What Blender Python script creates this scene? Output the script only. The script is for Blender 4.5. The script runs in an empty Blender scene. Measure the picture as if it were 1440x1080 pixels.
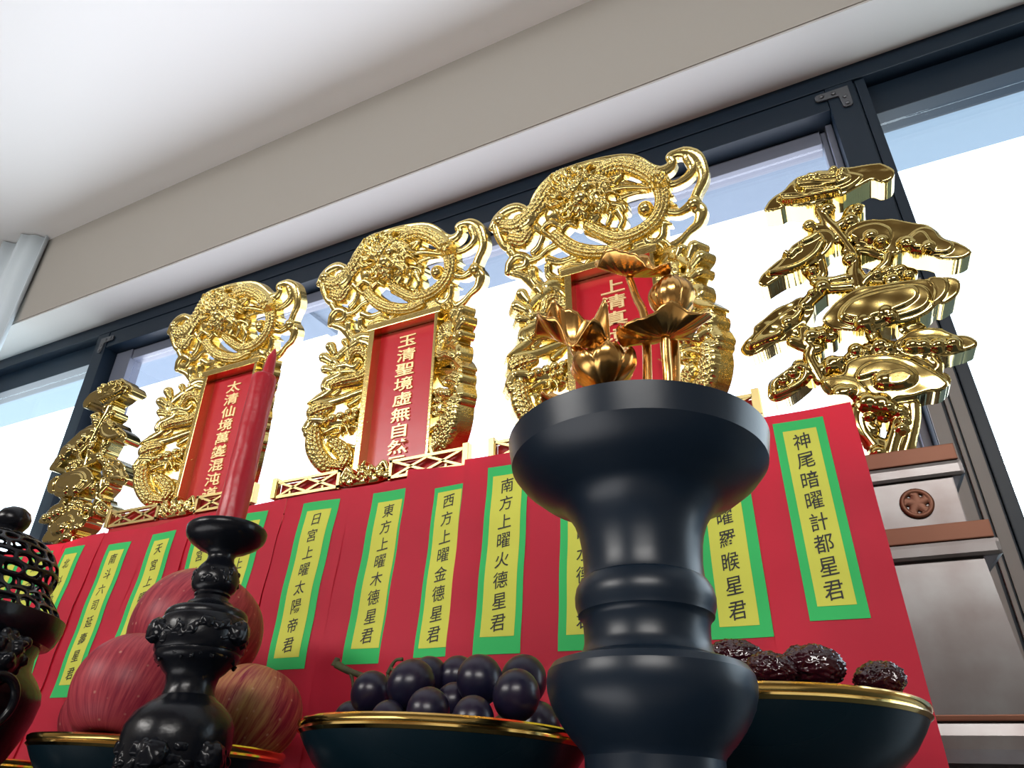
import bpy, bmesh, math, random
import numpy as np
from mathutils import Matrix, Vector

S = bpy.context.scene
COL = S.collection
PI = math.pi

# ------------------------------------------------------------------ camera, light, exposure
FPX = 935.0
def unit(v):
    v = np.array(v, float); return v / np.linalg.norm(v)
cz = unit([12, 1750, -FPX]); cx = np.array([2205, 485, FPX], float)
cx = unit(cx - cz * (cx @ cz)); cy = np.cross(cz, cx)
ROT = np.stack([cx, cy, cz])
cam = bpy.data.cameras.new('camera'); camo = bpy.data.objects.new('camera', cam); COL.objects.link(camo)
cam.sensor_fit = 'HORIZONTAL'; cam.sensor_width = 36.0; cam.lens = 36.0 * FPX / 1440.0
cam.clip_start = 0.01; cam.clip_end = 200
camo.matrix_world = Matrix([[*ROT[0], 0], [*ROT[1], 0], [*ROT[2], 0], [0, 0, 0, 1]])
S.camera = camo

W = bpy.data.worlds.new('sky'); S.world = W; W.use_nodes = True
bg = W.node_tree.nodes['Background']; 
_nt = W.node_tree; _tc = _nt.nodes.new('ShaderNodeTexCoord'); _sx = _nt.nodes.new('ShaderNodeSeparateXYZ'); _cr = _nt.nodes.new('ShaderNodeValToRGB')
_mr = _nt.nodes.new('ShaderNodeMapRange'); _mr.inputs[1].default_value = -1; _mr.inputs[2].default_value = 1
_nt.links.new(_tc.outputs['Generated'], _sx.inputs[0]); _nt.links.new(_sx.outputs[2], _mr.inputs[0]); _nt.links.new(_mr.outputs[0], _cr.inputs[0])
_e = _cr.color_ramp.elements; _e[0].position = 0.47; _e[0].color = (5.6, 5.6, 5.6, 1); _e[1].position = 0.51; _e[1].color = (3.2, 3.4, 3.6, 1)   # bright sunlit ground below, overcast sky above
_nt.links.new(_cr.outputs[0], bg.inputs[0]); bg.inputs[1].default_value = 1.0

def area(name, loc, target, size, power, color=(1, 1, 1)):
    l = bpy.data.lights.new(name, 'AREA'); l.shape = 'RECTANGLE'; l.size, l.size_y = size; l.energy = power; l.color = color
    o = bpy.data.objects.new(name, l); COL.objects.link(o); o.location = loc
    o.rotation_euler = (Vector(target) - Vector(loc)).to_track_quat('-Z', 'Y').to_euler(); return o
area('ceiling_lamp', (0.8, -2.0, 1.40), (0.1, 0.2, 0), (1.5, 0.6), 66, (1.0, 0.97, 0.93))
area('ceiling_lamp', (-1.9, -1.9, 1.40), (-0.9, 0.2, 0), (1.5, 0.6), 66, (1.0, 0.97, 0.93))
area('ceiling_fill', (-1.0, -0.6, -0.9), (-0.7, 0.0, 2), (1.6, 1.2), 13, (0.98, 0.98, 1.0))  # added unseen light that brightens the ceiling
p = area('window_portal', (-0.2, 0.99, 0.48), (-0.2, 0, 0.48), (4.4, 1.26), 1); p.data.cycles.is_portal = True

S.view_settings.view_transform = 'Standard'; S.view_settings.look = 'None'
S.view_settings.exposure = 0.36; S.view_settings.gamma = 1.0; S.view_settings.use_curve_mapping = False

# ------------------------------------------------------------------ materials
def mat(name, color, rough=0.5, metal=0.0, bump=None, spec=None, coat=0.0, vary=None, trans=0.0):
    """bump=(scale, strength), vary=(scale, other colour, amount)"""
    m = bpy.data.materials.new(name); m.use_nodes = True; nt = m.node_tree; b = nt.nodes['Principled BSDF']
    b.inputs['Base Color'].default_value = (*color, 1); b.inputs['Roughness'].default_value = rough
    b.inputs['Metallic'].default_value = metal
    if spec is not None: b.inputs['Specular IOR Level'].default_value = spec
    if coat: b.inputs['Coat Weight'].default_value = coat; b.inputs['Coat Roughness'].default_value = 0.08
    if trans: b.inputs['Transmission Weight'].default_value = trans
    tc = None
    if bump or vary:
        tc = nt.nodes.new('ShaderNodeTexCoord')
    if vary:
        n = nt.nodes.new('ShaderNodeTexNoise'); n.inputs['Scale'].default_value = vary[0]; n.inputs['Detail'].default_value = 5
        nt.links.new(tc.outputs['Object'], n.inputs['Vector'])
        r = nt.nodes.new('ShaderNodeValToRGB'); r.color_ramp.elements[0].position = 0.35; r.color_ramp.elements[1].position = 0.7
        r.color_ramp.elements[0].color = (*color, 1)
        k = vary[2]; r.color_ramp.elements[1].color = (*[color[i] * (1 - k) + vary[1][i] * k for i in range(3)], 1)
        nt.links.new(n.outputs[0], r.inputs[0]); nt.links.new(r.outputs[0], b.inputs['Base Color'])
    if bump:
        n = nt.nodes.new('ShaderNodeTexNoise'); n.inputs['Scale'].default_value = bump[0]; n.inputs['Detail'].default_value = 3
        nt.links.new(tc.outputs['Object'], n.inputs['Vector'])
        bn = nt.nodes.new('ShaderNodeBump'); bn.inputs['Strength'].default_value = bump[1]; bn.inputs['Distance'].default_value = 0.002
        nt.links.new(n.outputs[0], bn.inputs['Height']); nt.links.new(bn.outputs[0], b.inputs['Normal'])
    return m
M = {}
M['gold'] = mat('gilded_relief', (0.73, 0.57, 0.215), 0.2, 1.0, bump=(350, 0.12))
M['gold_smooth'] = mat('polished_gold', (0.60, 0.46, 0.165), 0.1, 1.0, bump=(45, 0.12))
M['gold_bronze'] = mat('antique_gold', (0.75, 0.42, 0.13), 0.24, 1.0, bump=(60, 0.15))
M['gold_rim'] = mat('gold_rim', (1.0, 0.66, 0.2), 0.12, 1.0)
M['wall'] = mat('wall_paint', (0.32, 0.30, 0.27), 0.9, bump=(60, 0.05))
M['ceil'] = mat('ceiling_paint', (0.83, 0.82, 0.81), 0.9)
M['wall_in'] = mat('warm_wall_paint', (0.22, 0.19, 0.16), 0.9)
M['dark_ceil'] = mat('dark_ceiling', (0.16, 0.10, 0.055), 0.5, vary=(8, (0.10, 0.06, 0.03), 0.8))
M['reveal'] = mat('window_head_lit', (0.41, 0.395, 0.38), 0.9)
M['sash'] = mat('sash_profile', (0.12, 0.135, 0.18), 0.4)
M['lattice'] = mat('lattice_gilding', (0.60, 0.48, 0.21), 0.38, 1.0)
M['floor'] = mat('floor_tile', (0.35, 0.32, 0.29), 0.5)
M['frame'] = mat('window_aluminium', (0.004, 0.012, 0.024), 0.42, 0.0, spec=0.3)
M['track'] = mat('window_track_glare', (0.16, 0.15, 0.14), 0.5, 0.2)
M['steel'] = mat('bracket_steel', (0.10, 0.105, 0.115), 0.4, 0.6)
M['curtain'] = mat('curtain_cloth', (0.50, 0.56, 0.60), 0.9)
M['canopy'] = mat('canopy_paint', (0.088, 0.122, 0.165), 0.8, bump=(30, 0.3))
M['outground'] = mat('outside_paving', (0.5, 0.5, 0.5), 0.9)
M['outwall'] = mat('outside_wall', (0.08, 0.12, 0.17), 0.9)
M['gold_leaf'] = mat('gold_leaf_lettering', (1.0, 0.78, 0.40), 0.38, 0.5)
M['red_lacquer'] = mat('red_lacquer', (0.55, 0.006, 0.022), 0.3, bump=(60, 0.12))
M['red_board'] = mat('red_board', (0.50, 0.010, 0.014), 0.5)
M['paper'] = mat('red_paper', (0.86, 0.034, 0.085), 0.62, bump=(25, 0.15))
M['green'] = mat('green_paper', (0.024, 0.50, 0.12), 0.7)
M['yellow'] = mat('yellow_paper', (0.64, 0.66, 0.085), 0.75)
M['ink'] = mat('black_ink', (0.012, 0.012, 0.01), 0.6)
M['black'] = mat('black_bronze', (0.0045, 0.0115, 0.023), 0.34, 0.0, spec=0.42, bump=(120, 0.03))
M['black_dull'] = mat('dark_bronze', (0.004, 0.005, 0.008), 0.26, 0.0, spec=0.28, bump=(160, 0.12))
M['dish'] = mat('black_glaze', (0.004, 0.014, 0.022), 0.25, spec=0.4)
M['wax'] = mat('red_wax', (0.42, 0.003, 0.016), 0.36, coat=0.12, bump=(90, 0.35))
M['wax_pale'] = mat('candle_base', (0.45, 0.16, 0.07), 0.5)
M['grape'] = mat('grape_skin', (0.005, 0.007, 0.022), 0.30, spec=0.42, vary=(60, (0.020, 0.010, 0.028), 0.7))
M['stem'] = mat('grape_stem', (0.06, 0.07, 0.02), 0.7, vary=(120, (0.03, 0.012, 0.008), 0.8))
M['date'] = mat('dried_date_skin', (0.045, 0.004, 0.010), 0.16, coat=0.6, vary=(90, (0.012, 0.002, 0.004), 0.7))
M['pewter'] = mat('pewter', (0.19, 0.185, 0.185), 0.33, 1.0, vary=(16, (0.10, 0.075, 0.07), 0.85))
M['copper'] = mat('copper_band', (0.17, 0.065, 0.035), 0.45, 0.5)
M['table'] = mat('dark_table', (0.02, 0.026, 0.032), 0.35)

def glass(name, tint, refl):
    m = bpy.data.materials.new(name); m.use_nodes = True; nt = m.node_tree
    nt.nodes.remove(nt.nodes['Principled BSDF'])
    t = nt.nodes.new('ShaderNodeBsdfTransparent'); t.inputs[0].default_value = (*tint, 1)
    g = nt.nodes.new('ShaderNodeBsdfGlossy'); g.inputs['Roughness'].default_value = 0.02
    mx = nt.nodes.new('ShaderNodeMixShader'); mx.inputs[0].default_value = refl
    nt.links.new(t.outputs[0], mx.inputs[1]); nt.links.new(g.outputs[0], mx.inputs[2])
    nt.links.new(mx.outputs[0], nt.nodes['Material Output'].inputs['Surface']); return m
M['glass'] = glass('window_glass', (0.88, 0.94, 0.97), 0.05)
M['glass_double'] = glass('sliding_glass', (0.86, 0.88, 0.93), 0.07)

def apple_mat(name, seed, yellow):
    m = bpy.data.materials.new(name); m.use_nodes = True; nt = m.node_tree; b = nt.nodes['Principled BSDF']
    L = nt.links.new; N = nt.nodes.new
    tc = N('ShaderNodeTexCoord'); sep = N('ShaderNodeSeparateXYZ'); L(tc.outputs['Object'], sep.inputs[0])
    at = N('ShaderNodeMath'); at.operation = 'ARCTAN2'; L(sep.outputs[1], at.inputs[0]); L(sep.outputs[0], at.inputs[1])
    cb = N('ShaderNodeCombineXYZ'); ml = N('ShaderNodeMath'); ml.operation = 'MULTIPLY'; ml.inputs[1].default_value = 9.0
    L(at.outputs[0], ml.inputs[0]); L(ml.outputs[0], cb.inputs[0])
    mz = N('ShaderNodeMath'); mz.operation = 'MULTIPLY'; mz.inputs[1].default_value = 22.0; L(sep.outputs[2], mz.inputs[0]); L(mz.outputs[0], cb.inputs[1])
    cb.inputs[2].default_value = seed
    n = N('ShaderNodeTexNoise'); n.inputs['Scale'].default_value = 1.6; n.inputs['Detail'].default_value = 6; n.inputs['Roughness'].default_value = 0.65; L(cb.outputs[0], n.inputs['Vector'])
    n2 = N('ShaderNodeTexNoise'); n2.inputs['Scale'].default_value = 16; n2.inputs['Detail'].default_value = 2
    mp = N('ShaderNodeMapping'); mp.inputs['Location'].default_value = (seed, seed * 2, 0); L(tc.outputs['Object'], mp.inputs[0]); L(mp.outputs[0], n2.inputs['Vector'])
    r1 = N('ShaderNodeValToRGB'); e = r1.color_ramp.elements; e[0].position = 0.36; e[0].color = (0.20, 0.010, 0.030, 1); e[1].position = 0.68; e[1].color = (0.43, 0.060, 0.072, 1)
    L(n.outputs[0], r1.inputs[0])
    r2 = N('ShaderNodeValToRGB'); e = r2.color_ramp.elements; e[0].position = 0.62 - yellow; e[0].color = (0, 0, 0, 1); e[1].position = 0.84 - yellow; e[1].color = (1, 1, 1, 1)
    ad = N('ShaderNodeMath'); ad.operation = 'MULTIPLY_ADD'; ad.inputs[1].default_value = 0.45; L(n.outputs[0], ad.inputs[0]); 
    m2 = N('ShaderNodeMath'); m2.operation = 'MULTIPLY'; m2.inputs[1].default_value = 0.6; L(n2.outputs[0], m2.inputs[0]); L(m2.outputs[0], ad.inputs[2])
    L(ad.outputs[0], r2.inputs[0])
    mix = N('ShaderNodeMix'); mix.data_type = 'RGBA'; L(r2.outputs[0], mix.inputs[0]); L(r1.outputs[0], mix.inputs[6]); mix.inputs[7].default_value = (0.48, 0.31, 0.11, 1)
    v = N('ShaderNodeTexVoronoi'); v.inputs['Scale'].default_value = 130; L(tc.outputs['Object'], v.inputs['Vector'])
    r3 = N('ShaderNodeValToRGB'); e = r3.color_ramp.elements; e[0].position = 0.06; e[0].color = (1, 1, 1, 1); e[1].position = 0.16; e[1].color = (0, 0, 0, 1); L(v.outputs['Distance'], r3.inputs[0])
    m3 = N('ShaderNodeMath'); m3.operation = 'MULTIPLY'; m3.inputs[1].default_value = 0.4; L(r3.outputs[0], m3.inputs[0])
    mix2 = N('ShaderNodeMix'); mix2.data_type = 'RGBA'; L(m3.outputs[0], mix2.inputs[0]); L(mix.outputs[2], mix2.inputs[6]); mix2.inputs[7].default_value = (0.75, 0.5, 0.35, 1)
    L(mix2.outputs[2], b.inputs['Base Color']); b.inputs['Roughness'].default_value = 0.45; b.inputs['Specular IOR Level'].default_value = 0.3
    return m
M['apple_stem'] = mat('apple_stem', (0.07, 0.04, 0.02), 0.8)

# ------------------------------------------------------------------ object helpers
def link(name, me, m=None, parent=None, smooth=False):
    if m is not None and not me.materials: me.materials.append(m)
    if smooth:
        me.polygons.foreach_set('use_smooth', [True] * len(me.polygons))
    o = bpy.data.objects.new(name, me); COL.objects.link(o)
    if parent is not None: o.parent = parent
    return o
def bmobj(name, bm, m, parent=None, smooth=False, angle=None):
    me = bpy.data.meshes.new(name); bmesh.ops.recalc_face_normals(bm, faces=bm.faces[:])
    bm.to_mesh(me); bm.free()
    o = link(name, me, m, parent, smooth)
    if angle is not None: sharp(me, angle)
    return o
def sharp(me, deg=35):
    me.polygons.foreach_set('use_smooth', [True] * len(me.polygons))
    me.set_sharp_from_angle(angle=math.radians(deg))
def tag(o, label=None, cat=None, group=None, kind=None):
    if label: o['label'] = label
    if cat: o['category'] = cat
    if group: o['group'] = group
    if kind: o['kind'] = kind
    return o
def empty(name, mw, label, cat, group=None):
    o = bpy.data.objects.new(name, None); COL.objects.link(o); o.empty_display_size = 0.02
    o.matrix_world = mw; return tag(o, label, cat, group)
def box(bm, x0, x1, y0, y1, z0, z1):
    v = [bm.verts.new(c) for c in ((x0, y0, z0), (x1, y0, z0), (x1, y1, z0), (x0, y1, z0), (x0, y0, z1), (x1, y0, z1), (x1, y1, z1), (x0, y1, z1))]
    for f in ((0, 3, 2, 1), (4, 5, 6, 7), (0, 1, 5, 4), (1, 2, 6, 5), (2, 3, 7, 6), (3, 0, 4, 7)):
        bm.faces.new([v[i] for i in f])
def boxobj(name, m, parent, *dims, bevel=0.0):
    bm = bmesh.new()
    for d in dims: box(bm, *d)
    if bevel: bmesh.ops.bevel(bm, geom=bm.edges[:], offset=bevel, segments=2, affect='EDGES', profile=0.7)
    return bmobj(name, bm, m, parent)
def lathe(bm, prof, seg=64, closed_bottom=True, closed_top=False, rib=None):
    rings = []
    for (z, r) in prof:
        ring = []
        for i in range(seg):
            a = 2 * PI * i / seg; rr = r if rib is None else r * rib(a, z)
            ring.append(bm.verts.new((rr * math.cos(a), rr * math.sin(a), z)))
        rings.append(ring)
    for A, B in zip(rings, rings[1:]):
        for i in range(seg):
            j = (i + 1) % seg; bm.faces.new((A[i], A[j], B[j], B[i]))
    if closed_bottom: bm.faces.new(rings[0][::-1])
    if closed_top: bm.faces.new(rings[-1])
    return rings
def catmull(pts, n=8):
    P = [np.array(q, float) for q in pts]
    if len(P) < 3:
        return [P[0] + (P[-1] - P[0]) * t for t in np.linspace(0, 1, n + 1)]
    P = [2 * P[0] - P[1]] + P + [2 * P[-1] - P[-2]]; out = []
    for i in range(1, len(P) - 2):
        for k in range(n):
            t = k / n; a, b, c, d = P[i - 1:i + 3]
            out.append(0.5 * ((2 * b) + (-a + c) * t + (2 * a - 5 * b + 4 * c - d) * t * t + (-a + 3 * b - 3 * c + d) * t ** 3))
    out.append(P[-2]); return out
def tube(bm, pts, rad, seg=10, n=6, caps=True, smooth=True):
    Q = catmull(pts, n) if smooth else [np.array(q, float) for q in pts]
    R = [float(x) for x in np.interp(np.linspace(0, 1, len(Q)), np.linspace(0, 1, len(rad)), rad)] if hasattr(rad, '__len__') else [rad] * len(Q)
    up = Vector((0.13, 0.31, 0.94)); rings = []
    for i, q in enumerate(Q):
        t = Vector(Q[min(i + 1, len(Q) - 1)] - Q[max(i - 1, 0)]).normalized()
        a = t.cross(up).normalized(); up = a.cross(t).normalized()
        rings.append([bm.verts.new(Vector(q) + (a * math.cos(2 * PI * k / seg) + up * math.sin(2 * PI * k / seg)) * R[i]) for k in range(seg)])
    for A, B in zip(rings, rings[1:]):
        for k in range(seg):
            j = (k + 1) % seg; bm.faces.new((A[k], A[j], B[j], B[k]))
    if caps: bm.faces.new(rings[0][::-1]); bm.faces.new(rings[-1])
def ball(bm, c, r, sub=2, sc=(1, 1, 1)):
    g = bmesh.ops.create_icosphere(bm, subdivisions=sub, radius=1.0)
    for v in g['verts']: v.co = Vector((v.co.x * r * sc[0] + c[0], v.co.y * r * sc[1] + c[1], v.co.z * r * sc[2] + c[2]))
def remesh(o, voxel, it=3, fac=0.5):
    r = o.modifiers.new('fuse', 'REMESH'); r.mode = 'VOXEL'; r.voxel_size = voxel; r.use_smooth_shade = True
    s = o.modifiers.new('soften', 'SMOOTH'); s.factor = fac; s.iterations = it

# text (the built-in typeface) turned into a mesh, one object per inscription
def text_mesh(chars, pitch, size, depth=0.0, bold=0.0, skew=0.0, sx=1.0, pitches=None):
    cu = bpy.data.curves.new('inscription', 'FONT'); cu.body = ''; cu.size = 1.0
    verts, faces = [], []
    dg = None
    for i, ch in enumerate(chars):
        c = bpy.data.curves.new('glyph', 'FONT'); c.body = ch; c.size = 1.0; c.align_x = 'CENTER'; c.align_y = 'CENTER'
        c.extrude = depth / size; c.offset = bold; c.resolution_u = 3
        o = bpy.data.objects.new('glyph', c); COL.objects.link(o)
        me = bpy.data.meshes.new_from_object(o)
        co = np.array([v.co[:] for v in me.vertices])
        if len(co):
            lo, hi = co[:, :2].min(0), co[:, :2].max(0); ctr = (lo + hi) / 2
            co[:, 0] -= ctr[0]; co[:, 1] -= ctr[1]
            co[:, 1] += skew * co[:, 0]; co[:, 0] *= sx
            base = len(verts)
            for x, y, z in co * size: verts.append((x, -z, y - (i * pitch if pitches is None else pitches[i])))
            for pl in me.polygons: faces.append([base + k for k in pl.vertices])
        bpy.data.objects.remove(o); bpy.data.curves.remove(c); bpy.data.meshes.remove(me)
    bpy.data.curves.remove(cu)
    m = bpy.data.meshes.new('inscription'); m.from_pydata(verts, [], faces); m.update(); return m

# ------------------------------------------------------------------ where things stand
def ray(u, v): return ROT @ np.array([u - 720.0, 540.0 - v, -FPX])
def at(u, v, y): r = ray(u, v); return r * (y / r[1])
LEAN = 0.098            # the whole altar front leans back this much
TILT = Matrix.Rotation(-LEAN, 4, 'X')
TI = np.array(Matrix.Rotation(LEAN, 3, 'X'))
def at2(u, v, y): r = TI @ ray(u, v); return r * (y / r[1])
TABLE = -0.125
def foot(y): return (TABLE + math.sin(LEAN) * y) / math.cos(LEAN)
def place(x, y, z=0.0, rz=0.0, ry=0.0): return TILT @ Matrix.Translation((x, y, z)) @ Matrix.Rotation(ry, 4, 'Y') @ Matrix.Rotation(rz, 4, 'Z')

# ------------------------------------------------------------------ the room
def structure(name, m, *dims, bevel=0.0):
    return tag(boxobj(name, m, None, *dims, bevel=bevel), kind='structure')
XL, XR, YB, YW, ZF, ZC = -2.62, 2.3, -3.2, 0.88, -1.0, 1.44
structure('floor', M['floor'], (XL - .1, XR + .1, YB - .1, YW + .25, ZF - .1, ZF))
structure('ceiling', M['ceil'], (XL - .1, XR + .1, -.32, YW + .25, ZC, ZC + .1))
structure('trim_1', M['dark_ceil'], (XL - .1, XR + .1, YB - .1, -.321, ZC - .06, ZC + .1))      # unseen dark ceiling, added to darken what the gold reflects
structure('wall_left', M['wall_in'], (XL - .1, XL, YB, YW + .25, ZF, ZC))
structure('wall_right', M['wall_in'], (XR, XR + .1, YB, YW + .25, ZF, ZC))
structure('wall_back', M['wall_in'], (XL, XR, YB - .1, YB, ZF, ZC))
structure('wall_front', M['wall'], (XL, XR, YW, YW + .25, 1.1155, ZC), (XL, XR, YW, YW + .25, ZF, -0.16))
structure('trim_2', M['reveal'], (XL, XR, YW + .002, YW + .119, 1.1100, 1.1150))      # added strip under the window head, window light put into its lighter colour
# window frame
WX0, WX1 = XL, XR
win = bpy.data.objects.new('window_1', None); COL.objects.link(win); win.location = (0, 1.0, 0); tag(win, kind='structure')
def wpart(name, m, *dims, bevel=0.0015):
    o = boxobj(name, m, win, *[(a, b, c - 1, d - 1, e, f) for a, b, c, d, e, f in dims], bevel=bevel); return o
PA, PB, QA, QB = 0.160, 0.226, -1.872, -1.822
wpart('window_frame', M['frame'], (WX0, WX1, 1.0, 1.09, 1.072, 1.112), (WX0, WX1, 1.0, 1.09, -0.16, -0.10), (QB + .001, PA - .001, 1.002, 1.088, 1.018, 1.071))
wpart('window_rail', M['frame'], (PB + .001, WX1, 1.03, 1.085, 1.0, 1.071), (WX0, QA - .001, 1.03, 1.085, 1.0, 1.071))
wpart('mullion', M['frame'], (PA, PA + .046, 1.0, 1.09, -0.1, 1.071), (PA + .05, PB, 1.004, 1.09, -0.1, 1.071), (PA + .046, PA + .05, 1.008, 1.09, -0.1, 1.071))
wpart('jamb_track', M['track'], (PA + .001, PA + .018, .995, .9995, -.1, .62), (PA + .022, PA + .027, .993, .9995, -.1, .62), (PA + .030, PA + .045, .996, .9995, -.1, .62), bevel=.001)  # lower ribs of the post, glare put into their lighter colour
wpart('mullion', M['frame'], (QA, QB, 1.0, 1.09, -0.1, 1.071))
wpart('sash_frame', M['sash'], (PA - .012, PA - .001, 1.035, 1.075, -0.1, 1.017), (PA - .022, PA - .013, 1.05, 1.072, -.1, 1.017))
wpart('sash_frame', M['sash'], (QB + .001, QB + .07, 1.04, 1.08, -0.1, 1.017), (QB + .071, PA - .023, 1.045, 1.08, .985, 1.017))
wpart('pane', M['glass'], (PB + .001, WX1, 1.055, 1.061, -0.1, 0.999))
wpart('pane', M['glass'], (WX0, QA - .001, 1.055, 1.061, -0.1, 0.999))
wpart('pane', M['glass_double'], (QB + .071, PA - .023, 1.055, 1.061, -0.1, 0.984))
def bracket(x, z, sx):
    bm = bmesh.new(); t = 0.0125
    P = [(0, 0), (-.052, 0), (-.056, -.004), (-.056, -.012), (-.052, -.016), (-.02, -.018), (-.018, -.02), (-.016, -.046), (-.012, -.050), (-.004, -.050), (0, -.046)]
    f = bm.faces.new([bm.verts.new((sx * a, 0, b)) for a, b in P])
    g = bmesh.ops.extrude_face_region(bm, geom=[f]); bmesh.ops.translate(bm, verts=[v for v in g['geom'] if isinstance(v, bmesh.types.BMVert)], vec=(0, -0.003, 0))
    o = bmobj('corner_bracket', bm, M['steel'], win); o.location = (x, -0.0005, z)
    for a, b in ((-.045, -.008), (-.025, -.009), (-.009, -.025), (-.008, -.042)):
        bm = bmesh.new(); ball(bm, (sx * a, -0.004, b), 0.0042, 2, (1, .5, 1)); bmobj('screw', bm, M['steel'], o, True)
bracket(PA + .036, 1.058, 1); bracket(QB - .026, 1.052, -1)
# outside
o = tag(boxobj('roof_canopy', M['canopy'], None, (-6, 6, 1.2, 2.0, 1.665, 1.80), (-6, 6, 1.53, 1.60, 1.625, 1.664), (-1.9, -1.86, 1.6, 2.0, 1.645, 1.664)), 'pale blue roof overhang beyond the upper window panes', 'canopy')
o = tag(boxobj('parapet', M['outwall'], None, (0.62, 3.0, 2.2, 2.35, -1.2, 0.52)), 'blue grey outside wall seen low through the rightmost pane', 'wall')
# curtain
bm = bmesh.new(); cols = []
for i in range(121):
    u = i / 120; x = -2.60 + 0.475 * u
    y = 0.845 + 0.022 * math.sin(u * 34) + 0.008 * math.sin(u * 71 + 1)
    cols.append([bm.verts.new((x + (0.03 * (1 - k / 12) * u), y, ZC - 0.004 - (ZC - ZF - .03) * k / 12)) for k in range(13)])
for A, B in zip(cols, cols[1:]):
    for k in range(12): bm.faces.new((A[k], A[k + 1], B[k + 1], B[k]))
o = bmobj('curtain', bm, M['curtain'], None, True); tag(o, 'grey pleated curtain hanging by the window at far left', 'curtain')
sm = o.modifiers.new('cloth', 'SOLIDIFY'); sm.thickness = 0.002

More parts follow.
